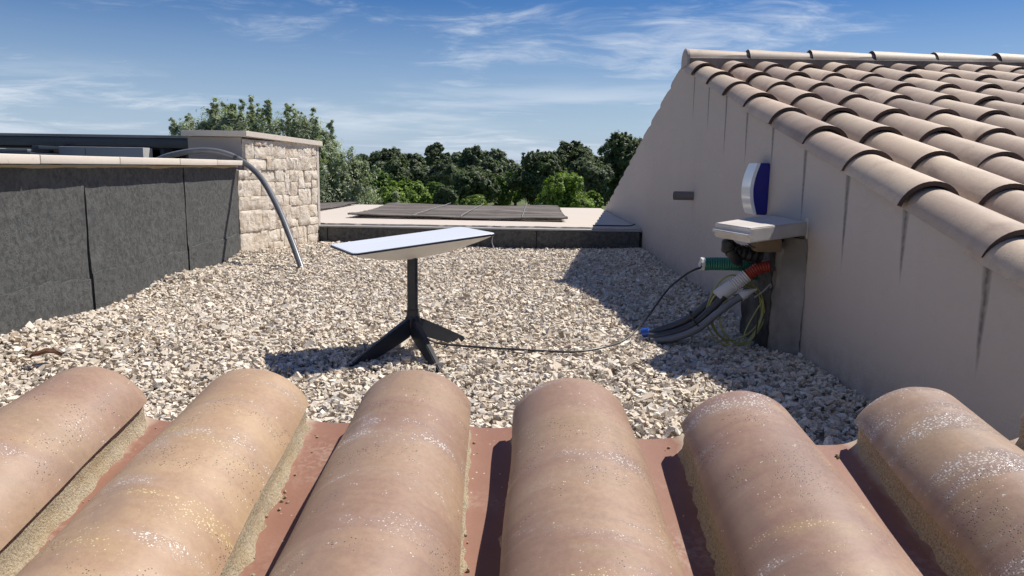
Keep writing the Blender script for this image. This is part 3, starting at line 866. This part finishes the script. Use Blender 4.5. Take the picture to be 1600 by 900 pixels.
    def pipe(name, pl, rad, mat, label):
        o = obj(name, tube_mesh(name, catmull(pl, 10), rad, 14), mat); tag(o, label, 'conduit'); return o
    b1 = pipe('grey_conduit', [(.765, 2.82, .212), (.722, 2.835, .165), (.665, 2.85, .108), (.60, 2.87, .066), (.53, 2.89, .036), (.497, 2.90, .028)], .0150, 'dark_pvc', 'upper dark grey conduit running from the white sleeve down to the gravel')
    b2 = pipe('grey_conduit', [(.765, 2.79, .200), (.725, 2.80, .150), (.665, 2.815, .085), (.60, 2.835, .048), (.53, 2.855, .026), (.505, 2.865, .022)], .0145, 'dark_pvc', 'middle dark grey conduit running from the white sleeve to the gravel')
    b3 = pipe('grey_conduit', [(.838, 2.775, .210), (.79, 2.775, .178), (.735, 2.775, .132), (.67, 2.79, .070), (.60, 2.81, .033), (.53, 2.835, .012), (.51, 2.845, .008)], .0140, 'grey_pvc', 'lowest lighter grey conduit with a taped white end above the gravel')
    t_ = obj('taped_end', tube_mesh('taped_end', [Vector((.822, 2.775, .199)), Vector((.836, 2.775, .209)), Vector((.850, 2.776, .216)), Vector((.880, 2.78, .228))], lambda i, L: (.017, .0175, .012, .004)[i], 14), 'white_plastic', b3)
    zc = Vector((.672, 2.822, .098)); zt_ = Vector((-.80, .18, -.57)).normalized(); za = Vector((0, 1, 0)); za = (za-zt_*za.dot(zt_)).normalized(); zb_ = zt_.cross(za)
    obj('zip_tie', tube_mesh('zip_tie', [zc+za*(.052*math.cos(q))*.95+zb_*(.048*math.sin(q))+za*(.022*math.sin(q)) for q in [2*math.pi*i/28 for i in range(29)]], .003, 6), 'black_rubber', b1)
    bt = obj('blue_end', tube_mesh('blue_end', [Vector((.510, 2.893, .034)), Vector((.488, 2.902, .028)), Vector((.486, 2.903, .027))], .0185, 14), 'blue_plastic', b1)
    # black wrapped bundle
    bd = empty('cable_bundle', (.87, 2.75, .35)); tag(bd, 'black taped bundle of cables sagging under the shelf', 'cable bundle')
    part(obj('wrap', tube_mesh('wrap', catmull([(.775, 2.765, .408), (.760, 2.76, .392), (.775, 2.765, .375), (.808, 2.775, .364), (.845, 2.785, .356), (.885, 2.80, .350)], 8), lambda i, L: .008+.020*math.sin(min(1, (i+2)/14)*math.pi*.55)+.003*math.sin(i*1.3), 14), 'black_rubber'), bd)
    part(obj('loose_flap', tube_mesh('loose_flap', catmull([(.760, 2.755, .395), (.772, 2.75, .365), (.795, 2.755, .335), (.815, 2.77, .318)], 8), lambda i, L: .016*math.sin(math.pi*min(1, (i+3)/28))+.004, 10), 'black_rubber'), bd)
    part(obj('wire_curl', tube_mesh('wire_curl', catmull([(.84, 2.72, .35), (.86, 2.71, .385), (.835, 2.71, .392), (.815, 2.71, .405)], 8), .0016, 6), 'black_rubber'), bd)
    # earth wire loops
    LOOPS = ((.818, .135, .108, .134, .3, 0), (.832, .128, .098, .124, .9, .012), (.845, .12, .088, .112, 1.6, -.010), (.825, .130, .103, .118, 2.4, .018))
    ew = empty('earth_wire', (.85, 2.78, .1)); tag(ew, 'loops of thin yellow green earth wire hanging by the pier', 'wire')
    for cx, cz, ra, rb, ph, dy in LOOPS:
        pts = [Vector((cx+ra*math.cos(a)+.006*math.sin(3*a+ph), 2.825+dy+.03*math.sin(a+ph), max(.012, cz+rb*math.sin(a)))) for a in [ph+2*math.pi*i/44*1.0 for i in range(45)]]
        part(obj('wire_loop', tube_mesh('wire_loop', pts, .0034, 7), 'earth_wire'), ew)
    part(obj('wire_tail', tube_mesh('wire_tail', catmull([(.868, 2.76, .20), (.90, 2.76, .225), (.925, 2.765, .25), (.93, 2.775, .235), (.94, 2.79, .24)], 8), .003, 7), 'wire_tie'), ew)
    part(obj('wire_strand', tube_mesh('wire_strand', catmull([(.90, 2.76, .19), (.865, 2.755, .13), (.84, 2.755, .07), (.838, 2.76, .02)], 8), .0022, 7), 'earth_wire'), ew)
    bw = obj('black_wire', tube_mesh('black_wire', catmull([(.80, 2.80, .20), (.85, 2.79, .212), (.885, 2.775, .20), (.888, 2.77, .12), (.882, 2.765, .02)], 8), .0025, 7), 'black_rubber')
    tag(bw, 'thin black wire dropping straight to the gravel inside the earth wire loops', 'wire')
wall_things()

# ------------------------------------------------------------------ satellite dish
def dish():
    root = empty('satellite_dish', (-.375, 2.62, 0)); tag(root, 'flat white rectangular satellite antenna on a dark tripod stand', 'satellite dish')
    c = Vector((-.379, 2.637, .408))
    A, B, C_, D_ = [Vector(v) for v in ((-.676, 2.65, .382), (-.533, 2.383, .382), (-.083, 2.624, .434), (-.226, 2.891, .434))]
    ux = ((C_-B)).normalized(); uy = ((A-B)); uy = (uy-ux*uy.dot(ux)).normalized(); uz = ux.cross(uy)
    a, b = .513/2, .303/2
    def ring(sx, sy, cr, z, n=8):
        out = []
        for qx, qy, a0 in ((1, 1, 0), (-1, 1, 90), (-1, -1, 180), (1, -1, 270)):
            for i in range(n+1):
                t = R(a0+90*i/n)
                out.append(c+ux*(qx*(sx-cr)+cr*math.cos(t))+uy*(qy*(sy-cr)+cr*math.sin(t))+uz*z)
        return out
    def loft(name, rings, mat, cap0, cap1, sm=35):
        n = len(rings[0]); V = [p for r in rings for p in r]; F = []
        for k in range(len(rings)-1):
            for i in range(n): j = (i+1) % n; F.append((k*n+i, k*n+j, k*n+n+j, k*n+n+i))
        if cap0: F.append(tuple(range(n-1, -1, -1)))
        if cap1: F.append(tuple((len(rings)-1)*n+i for i in range(n)))
        return part(obj(name, fpd(name, V, F, sm), mat), root)
    loft('face_panel', [ring(a-.002, b-.002, .020, -.004), ring(a-.002, b-.002, .020, -.0005), ring(a-.0035, b-.0035, .019, .0010)], 'dish_white', True, True)
    loft('rim', [ring(a, b, .022, -.0075), ring(a+.0005, b+.0005, .022, -.005), ring(a, b, .022, -.0022), ring(a-.004, b-.004, .02, -.0022)], 'dark_metal', False, False)
    rs = []
    for k in range(15):
        t = k/14; s = 1-.9*t
        rs.append(ring((a-.001)*s, (b-.001)*max(s, .16), .022*s+.002, -.0075-.060*(1-s**1.7)))
    loft('rear_shell', rs, 'dish_shell', False, True, 60)
    base = Vector((-.378, 2.630, 0))
    mz = .345
    # mast: rounded rectangle
    def rr(w, d, z, off=(0, 0), n=5, cr=.012):
        out = []
        for qx, qy, a0 in ((1, 1, 0), (-1, 1, 90), (-1, -1, 180), (1, -1, 270)):
            for i in range(n+1):
                t = R(a0+90*i/n); out.append(Vector((base.x+off[0]+qx*(w-cr)+cr*math.cos(t), base.y+off[1]+qy*(d-cr)+cr*math.sin(t), z)))
        return out
    ms = loft('mast', [rr(.0185, .018, .12), rr(.0182, .018, .25), rr(.0178, .0175, mz+.02)], 'dark_metal', True, True)
    sub(loft('mast_collar', [rr(.0205, .020, .128), rr(.021, .0205, .134), rr(.0205, .020, .158), rr(.019, .0185, .160)], 'dark_metal', False, True), ms)
    loft('hub', [rr(.020, .020, .080), rr(.030, .028, .095), rr(.028, .026, .118), rr(.022, .022, .136)], 'dark_metal', True, True)
    for fx, fy, wd in ((-.247, 2.372, .0175), (-.560, 2.430, .0175), (-.188, 2.835, .0185)):
        f = Vector((fx, fy, 0)); d = Vector((f.x-base.x, f.y-base.y, 0)); L = d.length; d.normalize(); s = Vector((-d.y, d.x, 0))
        V, F = [], []; n = 9
        for i in range(n+1):
            t = i/n; p = base+d*(L*t)
            zt = .138-.132*t**1.06; zb = max(.085-.100*t**.8-.006, -.012) if t > .05 else .085
            w = wd*(1-.42*t)
            if i == n: zt = .004; zb = -.014
            V += [tuple(p+s*w*.72+Vector((0, 0, zt))), tuple(p-s*w*.72+Vector((0, 0, zt))), tuple(p-s*w+Vector((0, 0, zb))), tuple(p+s*w+Vector((0, 0, zb)))]
        for i in range(n):
            for k in range(4): F.append((i*4+k, i*4+(k+1) % 4, i*4+4+(k+1) % 4, i*4+4+k))
        F += [(3, 2, 1, 0), (4*n, 4*n+1, 4*n+2, 4*n+3)]
        bm = bmesh.new(); tmp = fpd('leg', V, F); bm.from_mesh(tmp); bpy.data.meshes.remove(tmp)
        bmesh.ops.bevel(bm, geom=[e for e in bm.edges if e.calc_face_angle(0) > .6], offset=.003, segments=2, affect='EDGES')
        part(obj('leg', bm_mesh('leg', bm, 40), 'dark_metal'), root)
    # thin thread hanging from the far corner
    part(obj('cord_stub', tube_mesh('cord_stub', catmull([C_+Vector((-.012, .004, -.008)), C_+Vector((-.016, .0, -.03)), C_+Vector((-.008, 0, -.055))], 6), .0012, 5), 'white_plastic'), root)
    cb = obj('dish_cable', tube_mesh('dish_cable', catmull([(-.372, 2.640, .095), (-.345, 2.66, .055), (-.29, 2.675, .026), (-.20, 2.665, .020), (-.069, 2.633, .021), (.113, 2.606, .020), (.21, 2.612, .020), (.30, 2.66, .024), (.39, 2.755, .030), (.47, 2.84, .075), (.567, 2.89, .196), (.62, 2.9, .245), (.665, 2.9, .277), (.712, 2.9, .292), (.80, 2.9, .300)], 10), .0042, 8), 'black_cable')
    tag(cb, 'thin black cable running over the gravel from the tripod to the green conduit', 'cable')
dish()

# ------------------------------------------------------------------ arched conduit on the left, dead leaf
def left_things():
    pts = catmull([(-1.335, 4.625, -.03), (-1.35, 4.639, 0), (-1.466, 4.802, .182), (-1.617, 5.0, .395), (-1.781, 5.165, .580), (-1.955, 5.28, .688), (-2.080, 5.275, .736), (-2.210, 5.27, .746), (-2.345, 5.272, .729), (-2.51, 5.30, .686), (-2.72, 5.36, .58)], 12)
    r = obj('bent_conduit', tube_mesh('bent_conduit', pts, .0195, 18), 'conduit_grey'); tag(r, 'long grey conduit arching over the left coping down into the gravel', 'conduit')
    rg = [p for p in pts if abs(p.z-.715) < .02 and p.x > -2.15][:1] or [pts[60]]
    i = pts.index(rg[0])
    obj('joint_sleeve', tube_mesh('joint_sleeve', [pts[i-1], pts[i], pts[i+1]], .0205, 18), 'dark_pvc', r)
    V, F = [], []
    for i in range(9):
        t = i/8; w = .016*math.sin(math.pi*min(1, t*1.02))**.7
        for k in (-1, -.5, 0, .5, 1):
            V.append((-.045+.09*t, k*w, .010+.014*math.sin(t*3)+.012*abs(k)**1.5+.006*mn.noise((t*5, k, 0))))
    for i in range(8):
        for k in range(4): q = i*5+k; F.append((q, q+5, q+6, q+1))
    lf = obj('dead_leaf', fpd('dead_leaf', V, F, 60), 'dead_leaf'); lf.location = (-1.535, 2.37, .018); lf.rotation_euler = (.1, .05, .5)
    tag(lf, 'curled brown dead leaf lying on the gravel at far left', 'leaf')
    st = obj('stalk', tube_mesh('stalk', catmull([(-.045, 0, .012), (-.06, .004, .016), (-.08, .002, .012)], 4), .0015, 5), 'dead_leaf', lf)
left_things()

# ------------------------------------------------------------------ low flat-roofed building behind the left wall
def low_building():
    r = empty('low_building', (-5, 8, GZ)); tag(r, 'low flat roofed building with dark metal fascia behind the left wall', 'building')
    def a(o): return part(o, r)
    a(box('wall', (-9, 7.75, GZ), (-3.05, 9.0, .80), 'dark_glass'))
    fa = a(box('fascia', (-9.05, 7.45, .800), (-3.02, 9.05, .893), 'fascia_metal', None, .006))
    sub(box('trim', (-9.06, 7.43, .895), (-3.0, 9.07, .921), 'fascia_trim', None, .005), fa)
    a(box('upstand', (-4.41, 7.25, .2), (-3.60, 7.44, .797), 'grey_panel', None, .006))
    a(box('upstand_joint', (-4.155, 7.246, .3), (-4.150, 7.252, .795), 'fascia_trim'))
    a(box('door_frame', (-3.56, 7.50, .2), (-3.52, 7.70, .80), 'fascia_metal', None, .004))
    rl = a(box('roof_light_frame', (-9, 6.9, .30), (-4.46, 7.35, .735), 'fascia_metal', None, .01))
    sub(box('pane', (-8.9, 6.95, .735), (-4.93, 7.3, .772), 'pale_glass', None, .01), rl)
    sub(box('lip', (-4.92, 6.93, .736), (-4.50, 7.33, .764), 'fascia_trim', None, .008), rl)
    a(box('fascia_return', (-4.5, 7.0, .765), (-9, 7.44, .812) if False else (-4.44, 7.42, .798), 'fascia_metal', None, .004))
low_building()

# ------------------------------------------------------------------ foreground tiled roof
def front_roof():
    root = empty('tiled_roof', (0, .5, 0)); tag(root, 'weathered clay tile roof in the foreground with sandy mortar seams', 'roof')
    e = R(9.1); te = math.tan(e)
    ycap = .94
    def zr(y): return .3605+te*(y-ycap)           # level of the cover edges
    body = [(-1.2, GZ), (.90, GZ), (.90, zr(.90)-.07), (-1.2, zr(-1.2)-.07)]
    part(prism('roof_body', body, 'x', -1.12, WX-.006, 'cream_render'), root)
    cen = [-.965, -.756, -.549, -.339, -.131, .0675, .272, .494, .703, .905]
    yend = [.93, .935, .938, .94, .947, .93, .90, .92, .93, .93]
    rng = random.Random(2)
    for n, (cx, ye) in enumerate(zip(cen, yend)):
        L = .47
        for row in range(2):
            me = cover_mesh('cover_tile', L, .0705, .0865, .047, .057, .012, 44, 40, ends='front_tile', main='front_tile', rim=.010, warp=.0030, seed=n*3.7+row*31+1)
            o = obj('cover_tile', me, None, root)
            yl = ye-L*math.cos(e)-row*.37
            o.location = Vector((cx+rng.uniform(-.002, .002)*row, yl, zr(yl)-row*.022))-root.location
            o.rotation_euler = (e+(.03 if row else 0), (0, .0, .02, .01, .0, 0, .0, -.03, 0, 0)[n], 0)
        # mortar under both edges
        for s in (-1, 1):
            V, F = [], []; m = 90; h = 7
            for i in range(m+1):
                y = .40+(ye-.004-.40)*i/m; f = (ye-y)/L
                half = .0705+(.0865-.0705)*f
                for k in range(h+1):
                    t = k/h
                    x = half-.0065+.002*t+.0018*mn.noise((y*40, t*4, n*3+s))+.0016*mn.noise((y*150, t*11, n+s*9))
                    if t > .7: x += .007*(t-.7)/.3*(1+1.3*mn.noise((y*30, n, s))+.6*mn.noise((y*95, n, s)))
                    V.append((cx+s*x, y, zr(y)+.003-.044*t))
                V.append((cx+s*(half-.03), y, zr(y)-.03))
            w = h+2
            for i in range(m):
                for k in range(h+1): q = i*w+k; F.append((q, q+w, q+w+1, q+1) if s < 0 else (q, q+1, q+w+1, q+w))
            F.append(tuple(range(w)) if s < 0 else tuple(range(w-1, -1, -1))); F.append(tuple(m*w+k for k in range(w-1, -1, -1)) if s < 0 else tuple(m*w+k for k in range(w)))
            part(obj('mortar_seam', fpd('mortar_seam', V, F, 60), 'mortar'), root)
    # concave under tiles
    for n in range(len(cen)-1):
        cx = (cen[n]+cen[n+1])/2; ye = (yend[n]+yend[n+1])/2+.012
        V, F = [], []; ns, nl = 20, 30; hw = .085
        for lay in (0, 1):
            for i in range(nl+1):
                y = .05+(ye-.05)*i/nl
                for k in range(ns+1):
                    s = -1+2*k/ns; x = s*hw*(1-.1*i/nl)
                    z = zr(y)-.040+.012*s*s+.024*s**4-lay*.012+.0015*mn.noise((x*9, y*8, n))
                    V.append((cx+x, y+.004*mn.noise((x*20, n, 4))*(i == nl), z))
        w = ns+1; B = (nl+1)*w
        for i in range(nl):
            for k in range(ns):
                q = i*w+k; F.append((q, q+1, q+w+1, q+w)); q += B; F.append((q, q+w, q+w+1, q+1))
        for k in range(ns):
            q = nl*w+k; F.append((q, q+1, q+1+B, q+B)); F.append((k, k+B, k+1+B, k+1))
        for i in range(nl):
            for k in (0, ns): q = i*w+k; F.append((q, q+w, q+w+B, q+B) if k == 0 else (q, q+B, q+w+B, q+w))
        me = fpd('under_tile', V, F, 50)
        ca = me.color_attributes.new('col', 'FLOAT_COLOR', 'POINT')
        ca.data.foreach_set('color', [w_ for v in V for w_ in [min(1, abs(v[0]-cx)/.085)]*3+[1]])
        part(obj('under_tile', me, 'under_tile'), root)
        # crumbs caught in the trough
        bm = bmesh.new()
        for _ in range(26):
            y = rng.uniform(.45, ye-.02); s_ = rng.choice((-1, 1))*rng.uniform(.18, .42)*(.6+.4*rng.random()); sz = rng.uniform(.0008, .0026)
            mtx = Matrix.Translation((cx+s_*hw, y, zr(y)-.040+.012*s_*s_+.024*s_**4+sz*.6)) @ Matrix.Rotation(rng.uniform(0, 6), 4, (rng.random(), rng.random(), 1)) @ Matrix.Diagonal((sz*rng.uniform(.8, 1.8), sz, sz*.8, 1))
            bmesh.ops.create_icosphere(bm, subdivisions=1, radius=1, matrix=mtx)
        part(tag(obj('mortar_crumbs', bm_mesh('mortar_crumbs', bm), 'mortar'), kind='stuff'), root)
    return root
front_roof()

# ------------------------------------------------------------------ trees
def crown(rng, blobs, nleaf, ln, wd, cols, shell=.62, upb=.75, clump=.22):
    """leaves in clumps that cover the listed ellipsoids (cx,cy,cz,rx,ry,rz,weight)"""
    wt = np.array([b[6] for b in blobs], float); wt /= wt.sum()
    Vs, Cs = [], []
    for b, w_ in zip(blobs, wt):
        c = np.array(b[:3]); r = np.array(b[3:6]); nb = int(nleaf*w_)
        if nb < 4: continue
        ncl = max(10, nb//40)
        d = rng.normal(0, 1, (ncl, 3)); d /= np.linalg.norm(d, axis=1)[:, None]
        rad = rng.uniform(shell, 1.0, (ncl, 1))
        cc = c+d*rad*r
        cs = rng.uniform(.6, 1.3, (ncl, 1))*clump*r.mean()
        shade = rng.uniform(.72, 1.28, (ncl, 1))
        idx = rng.integers(0, ncl, nb)
        off = rng.normal(0, .5, (nb, 3)); p = cc[idx]+off*cs[idx]
        nrm = d[idx]*.8+off*.9+rng.normal(0, .45, (nb, 3)); nrm[:, 2] += upb; nrm /= np.linalg.norm(nrm, axis=1)[:, None]
        t = np.cross(nrm, rng.normal(0, 1, (nb, 3))); t /= np.linalg.norm(t, axis=1)[:, None]
        s = np.cross(nrm, t)
        l = ln*rng.uniform(.6, 1.35, (nb, 1)); w = wd*rng.uniform(.6, 1.3, (nb, 1))
        q = np.stack([p-t*l*.4-s*w*.55, p-t*l*.4+s*w*.55, p+t*l*.65], 1)
        Vs.append(q.reshape(-1, 3))
        ci = cols[rng.integers(0, len(cols), nb)]*shade[idx]*rng.uniform(.75, 1.25, (nb, 1))
        Cs.append(np.repeat(ci, 3, 0))
    V = np.concatenate(Vs); F = np.arange(len(V)).reshape(-1, 3)
    return V, F, np.concatenate(Cs)
PAL = {'oak': np.array([(.092, .130, .055), (.115, .155, .066), (.075, .108, .046), (.14, .175, .082)]),
       'green': np.array([(.12, .195, .042), (.155, .24, .05), (.10, .165, .04)]),
       'bright': np.array([(.20, .29, .048), (.26, .35, .065), (.155, .24, .044)]),
       'grey': np.array([(.135, .172, .092), (.165, .20, .11), (.11, .145, .078)]),  # grey green foliage; on the far row its paler tone paints in haze
       'olive': np.array([(.29, .335, .225), (.38, .425, .31), (.22, .265, .16), (.47, .51, .42), (.32, .35, .19)])}
def limbs(name, pieces, parent):
    bm = bmesh.new()
    for pts, r0, r1 in pieces:
        cp = catmull(pts, 6); me = tube_mesh('t', cp, lambda i, L, n=len(cp): r0+(r1-r0)*i/(n-1), 8)
        bm.from_mesh(me); bpy.data.meshes.remove(me)
    return part(obj(name, bm_mesh(name, bm, 60), 'bark'), parent)
def tree(name, x, y, top, hw, kind, label, group, seed, n=2600, leaf=None, low=.12, cat='tree'):
    """x, y at the foot, top = height of the crown top above the roof datum, hw = half width"""
    rng = np.random.default_rng(seed); pr = random.Random(seed)
    root = empty(name, (x, y, GZ)); tag(root, label, cat, group)
    H = top-GZ; bl = []
    cb = GZ+H*low
    ch = (top-cb)/2; zc = cb+ch
    bl.append((x, y, zc, hw*.80, hw*.80, ch*.86, 3.0))
    for i in range(11):                # billows that break the outline
        a = pr.uniform(0, 6.283); el = pr.uniform(-.25, 1.35); s = min(hw, ch)*pr.uniform(.30, .48)
        k = .80
        bl.append((x+hw*k*math.cos(el)*math.cos(a), y+hw*k*math.cos(el)*math.sin(a), zc+(ch-s*.55)*math.sin(el), s, s, s*pr.uniform(.75, 1.0), 1.))
    for i in range(3):
        s = hw*pr.uniform(.16, .26); a = pr.uniform(0, 6.283); rr = hw*pr.uniform(.0, .4)
        bl.append((x+rr*math.cos(a), y+rr*math.sin(a), top-s*pr.uniform(.5, 1.2), s, s, s, .35))
    d = math.hypot(x, y); lf = leaf or max(.12, .0030*d)
    V, F, C_ = crown(rng, bl, n, lf, lf*.75, PAL[kind])
    V2, F2, C2 = crown(rng, [(x, y, zc, hw*.6, hw*.6, ch*.66, 1.)], n//14, lf*3.2, lf*2.6, PAL[kind], shell=.5)
    F = np.concatenate([F, F2+len(V)]); V = np.concatenate([V, V2]); C_ = np.concatenate([C_, C2])
    V[:, 2] = np.maximum(V[:, 2], GZ+.03)
    V -= np.array((x, y, GZ))
    o = obj('crown', np_mesh('crown', V, F, 3, C_), 'leaf', root)
    tr = .035*H+.03
    pcs = [([(x, y, GZ), (x+pr.uniform(-.1, .1)*hw, y, GZ+H*.3), (x+pr.uniform(-.2, .2)*hw, y+pr.uniform(-.1, .1), GZ+H*.62)], tr, tr*.45)]
    for i in range(5):
        b = bl[1+i*1 % len(bl)]
        pcs.append(([(x, y, GZ+H*pr.uniform(.15, .35)), ((x+b[0])/2, (y+b[1])/2, (GZ+H*.3+b[2])/2), b[:3]], tr*.5, tr*.15))
    limbs('trunk', pcs, root)
    return root
TREES = [  # far row uses the paler grey palette: distance haze put into leaf colour
    ('oak_tree', -25.42, 125, 2.32, 2.33, 'grey', 'far dark tree just right of the olive trees on the skyline'),
    ('oak_tree', -18.51, 105, 2.98, 3.03, 'grey', 'broad dark oak on the skyline nearest the olive trees'),
    ('oak_tree', -17.29, 120, 2.66, 2.44, 'grey', 'small dark oak on the skyline left of the pointed tree'),
    ('oak_tree', -12.53, 112, 3.82, 1.90, 'grey', 'narrow pointed dark tree rising above the middle of the skyline'),
    ('oak_tree', -11.35, 130, 2.94, 2.42, 'grey', 'low dark oak on the skyline just right of the pointed tree'),
    ('oak_tree', -7.67, 124, 3.62, 2.52, 'grey', 'dark oak on the skyline above the grey green thicket'),
    ('oak_tree', -3.83, 116, 3.18, 2.65, 'grey', 'dull green oak on the skyline left of the sky gap'),
    ('oak_tree', -13.08, 80, 1.16, 1.76, 'oak', 'dark round oak below the skyline behind the left green shrub'),
    ('shrub', -12.20, 64, 0.16, 1.30, 'green', 'mid green shrub directly right of the lower olive foliage'),
    ('oak_tree', -11.03, 84, 0.51, 2.14, 'grey', 'dull grey green oak behind the left bright shrub'),
    ('oak_tree', -7.40, 78, 1.22, 2.25, 'grey', 'round grey green oak in the middle distance below the pointed tree'),
    ('oak_tree', -3.96, 82, 1.45, 2.08, 'grey', 'rounded dull oak behind the dark thicket right of centre'),
    ('shrub', -7.71, 52, -0.28, 1.76, 'bright', 'wide green shrub over the left part of the reed mat'),
    ('shrub', -7.23, 42, -0.54, 1.07, 'bright', 'low light green shrub near the slab beside the olive tree'),
    ('shrub', -6.86, 60, -0.60, 1.12, 'green', 'small green shrub between the left shrub and the dark thicket'),
    ('oak_tree', -3.46, 56, 0.33, 2.37, 'oak', 'big dark grey thicket tree behind the middle of the reed mat'),
    ('shrub', -4.87, 50, -0.59, 0.85, 'oak', 'small dark bush at the left foot of the thicket tree'),
    ('shrub', -1.52, 62, -0.14, 0.95, 'green', 'green bush at the right edge of the thicket tree'),
    ('shrub', -2.44, 40, -0.79, 0.75, 'bright', 'small yellow green bush just above the reed mat'),
    ('shrub', -0.55, 72, 0.30, 1.22, 'green', 'pale green bush in the gap left of the big dark oak'),
    ('oak_tree', 1.33, 58, 1.87, 1.97, 'oak', 'big very dark oak left of the bright yellow green bush'),
    ('oak_tree', 4.63, 70, 3.06, 2.14, 'oak', 'tallest domed dark oak left of the gable edge'),
    ('oak_tree', 5.24, 60, 1.36, 2.03, 'grey', 'grey green oak behind the bright yellow green bush'),
    ('shrub', 2.20, 40, 0.40, 1.56, 'bright', 'large bright yellow green bush behind the right end of the mat'),
    ('shrub', 4.10, 44, -0.61, 0.60, 'bright', 'small bright bush at the right side of the large bright bush'),
    ('oak_tree', 8.41, 62, 3.53, 2.10, 'oak', 'dark oak at far right partly hidden by the sloping gable'),
    ('shrub', 8.56, 66, 0.80, 1.34, 'oak', 'dark bush under the oak beside the gable edge'),
    ('shrub', 8.37, 76, 0.41, 1.29, 'grey', 'dull bush in front of the gap beside the gable edge'),
    ('oak_tree', 13.22, 80, 2.37, 2.44, 'oak', 'dark oak behind the gable edge with only its left side showing'),
    ('oak_tree', 0.40, 95, 0.68, 1.61, 'grey', 'far dark oak in the sky gap right of centre'),
    ('oak_tree', 5.13, 110, 1.88, 2.42, 'grey', 'far oak seen between the two tallest dark oaks'),
    ('oak_tree', 10.68, 105, 2.35, 2.31, 'grey', 'far oak filling the dip between the domed oak and gable'),
]
for i, (nm, x, y, top, hw, kind, lab) in enumerate(TREES):
    tree(nm, x, y, top, hw, kind, lab, 'shrubs beyond the slab' if nm == 'shrub' else 'oaks beyond the slab', 100+i, n=24000 if y < 75 else 17000,
         low=.04 if nm == 'shrub' else .07, cat='shrub' if nm == 'shrub' else 'tree')

# olive trees close behind the pillar: loose upright sprays of narrow silvery leaves
def olive(x, y, lobes, label, seed, n):
    rng = np.random.default_rng(seed); pr = random.Random(seed)
    root = empty('olive_tree', (x, y, GZ)); tag(root, label, 'tree', 'olive trees behind the pillar')
    bl = []
    for (dx, dy, z, r, h) in lobes:
        bl.append((x+dx, y+dy, z, r, r, h, r*h))
        for k in range(11):            # upright tufts that break the outline
            a = pr.uniform(0, 6.28); q = pr.uniform(.3, .95)
            bl.append((x+dx+r*q*math.cos(a), y+dy+r*q*math.sin(a), z+h*pr.uniform(.35, 1.0), r*.13, r*.13, h*pr.uniform(.30, .55), r*h*.045))
    V, F, C_ = crown(rng, bl, n, .068, .021, PAL['olive'], shell=.45, upb=.55, clump=.2)
    V[:, 2] = np.maximum(V[:, 2], GZ+.03); V -= np.array((x, y, GZ))
    obj('crown', np_mesh('crown', V, F, 3, C_), 'leaf', root)
    pcs = [([(x, y, GZ), (x+.08, y, GZ+.8), (x-.05, y+.05, GZ+1.7)], .20, .13)]
    for (dx, dy, z, r, h) in lobes:
        pcs.append(([(x, y, GZ+1.2), (x+dx*.5, y+dy*.5, GZ+2.0), (x+dx, y+dy, z-h*.4), (x+dx, y+dy, z+h*.3)], .07, .008))
    limbs('trunk', pcs, root)
olive(-5.95, 15.5, [(-.72, 0, .98, .50, .60), (-.15, .2, 1.15, .60, .70), (.38, -.1, 1.12, .50, .60), (0, 0, .1, 1.2, 1.1), (.9, .3, .5, .6, .7)],
      'left silvery olive tree rising behind the pillar top', 501, 110000)
olive(-4.35, 15.0, [(-.45, 0, 1.05, .50, .62), (.1, .1, 1.02, .48, .60), (.38, 0, .75, .45, .6), (0, 0, -.3, 1.2, 1.2), (.9, .2, .0, .62, .65), (1.15, .1, -.9, .75, .8), (.2, -.2, -1.3, 1.3, .9)],
      'right silvery olive tree spilling down beside the stone pillar', 502, 160000)

# far wood closing the horizon
def far_wood():
    rng = np.random.default_rng(77); bl = []
    for i in range(150):
        a = R(-75+150*i/149); d = rng.uniform(150, 230)
        h = rng.uniform(4.2, 6.4); r = rng.uniform(4, 7)
        bl.append((d*math.sin(a), d*math.cos(a), GZ+h*.5, r, r, h*.52, 1.))
    V, F, C_ = crown(rng, bl, 60000, 1.2, .9, PAL['grey'])
    V[:, 2] = np.maximum(V[:, 2], GZ+.03)
    tag(obj('far_wood', np_mesh('far_wood', V, F, 3, C_), 'leaf'), 'distant dark wood along the horizon', 'wood', kind='stuff')
far_wood()
def lamp_post(x, y, h, label):
    r = empty('lamp_post', (x, y, GZ)); tag(r, label, 'lamp post', 'far lamp posts')
    part(obj('post', tube_mesh('post', [Vector((x, y, GZ)), Vector((x, y, GZ+h))], .12, 8), 'grey_pvc'), r)
    part(box('lamp_head', (x-.55, y-.2, GZ+h-.1), (x+.55, y+.2, GZ+h+.22), 'grey_pvc'), r)
lamp_post(33.6, 262, 6.9, 'taller right one of two far lamp posts in the sky gap')
lamp_post(31.9, 262, 6.1, 'shorter left one of two far lamp posts in the sky gap')
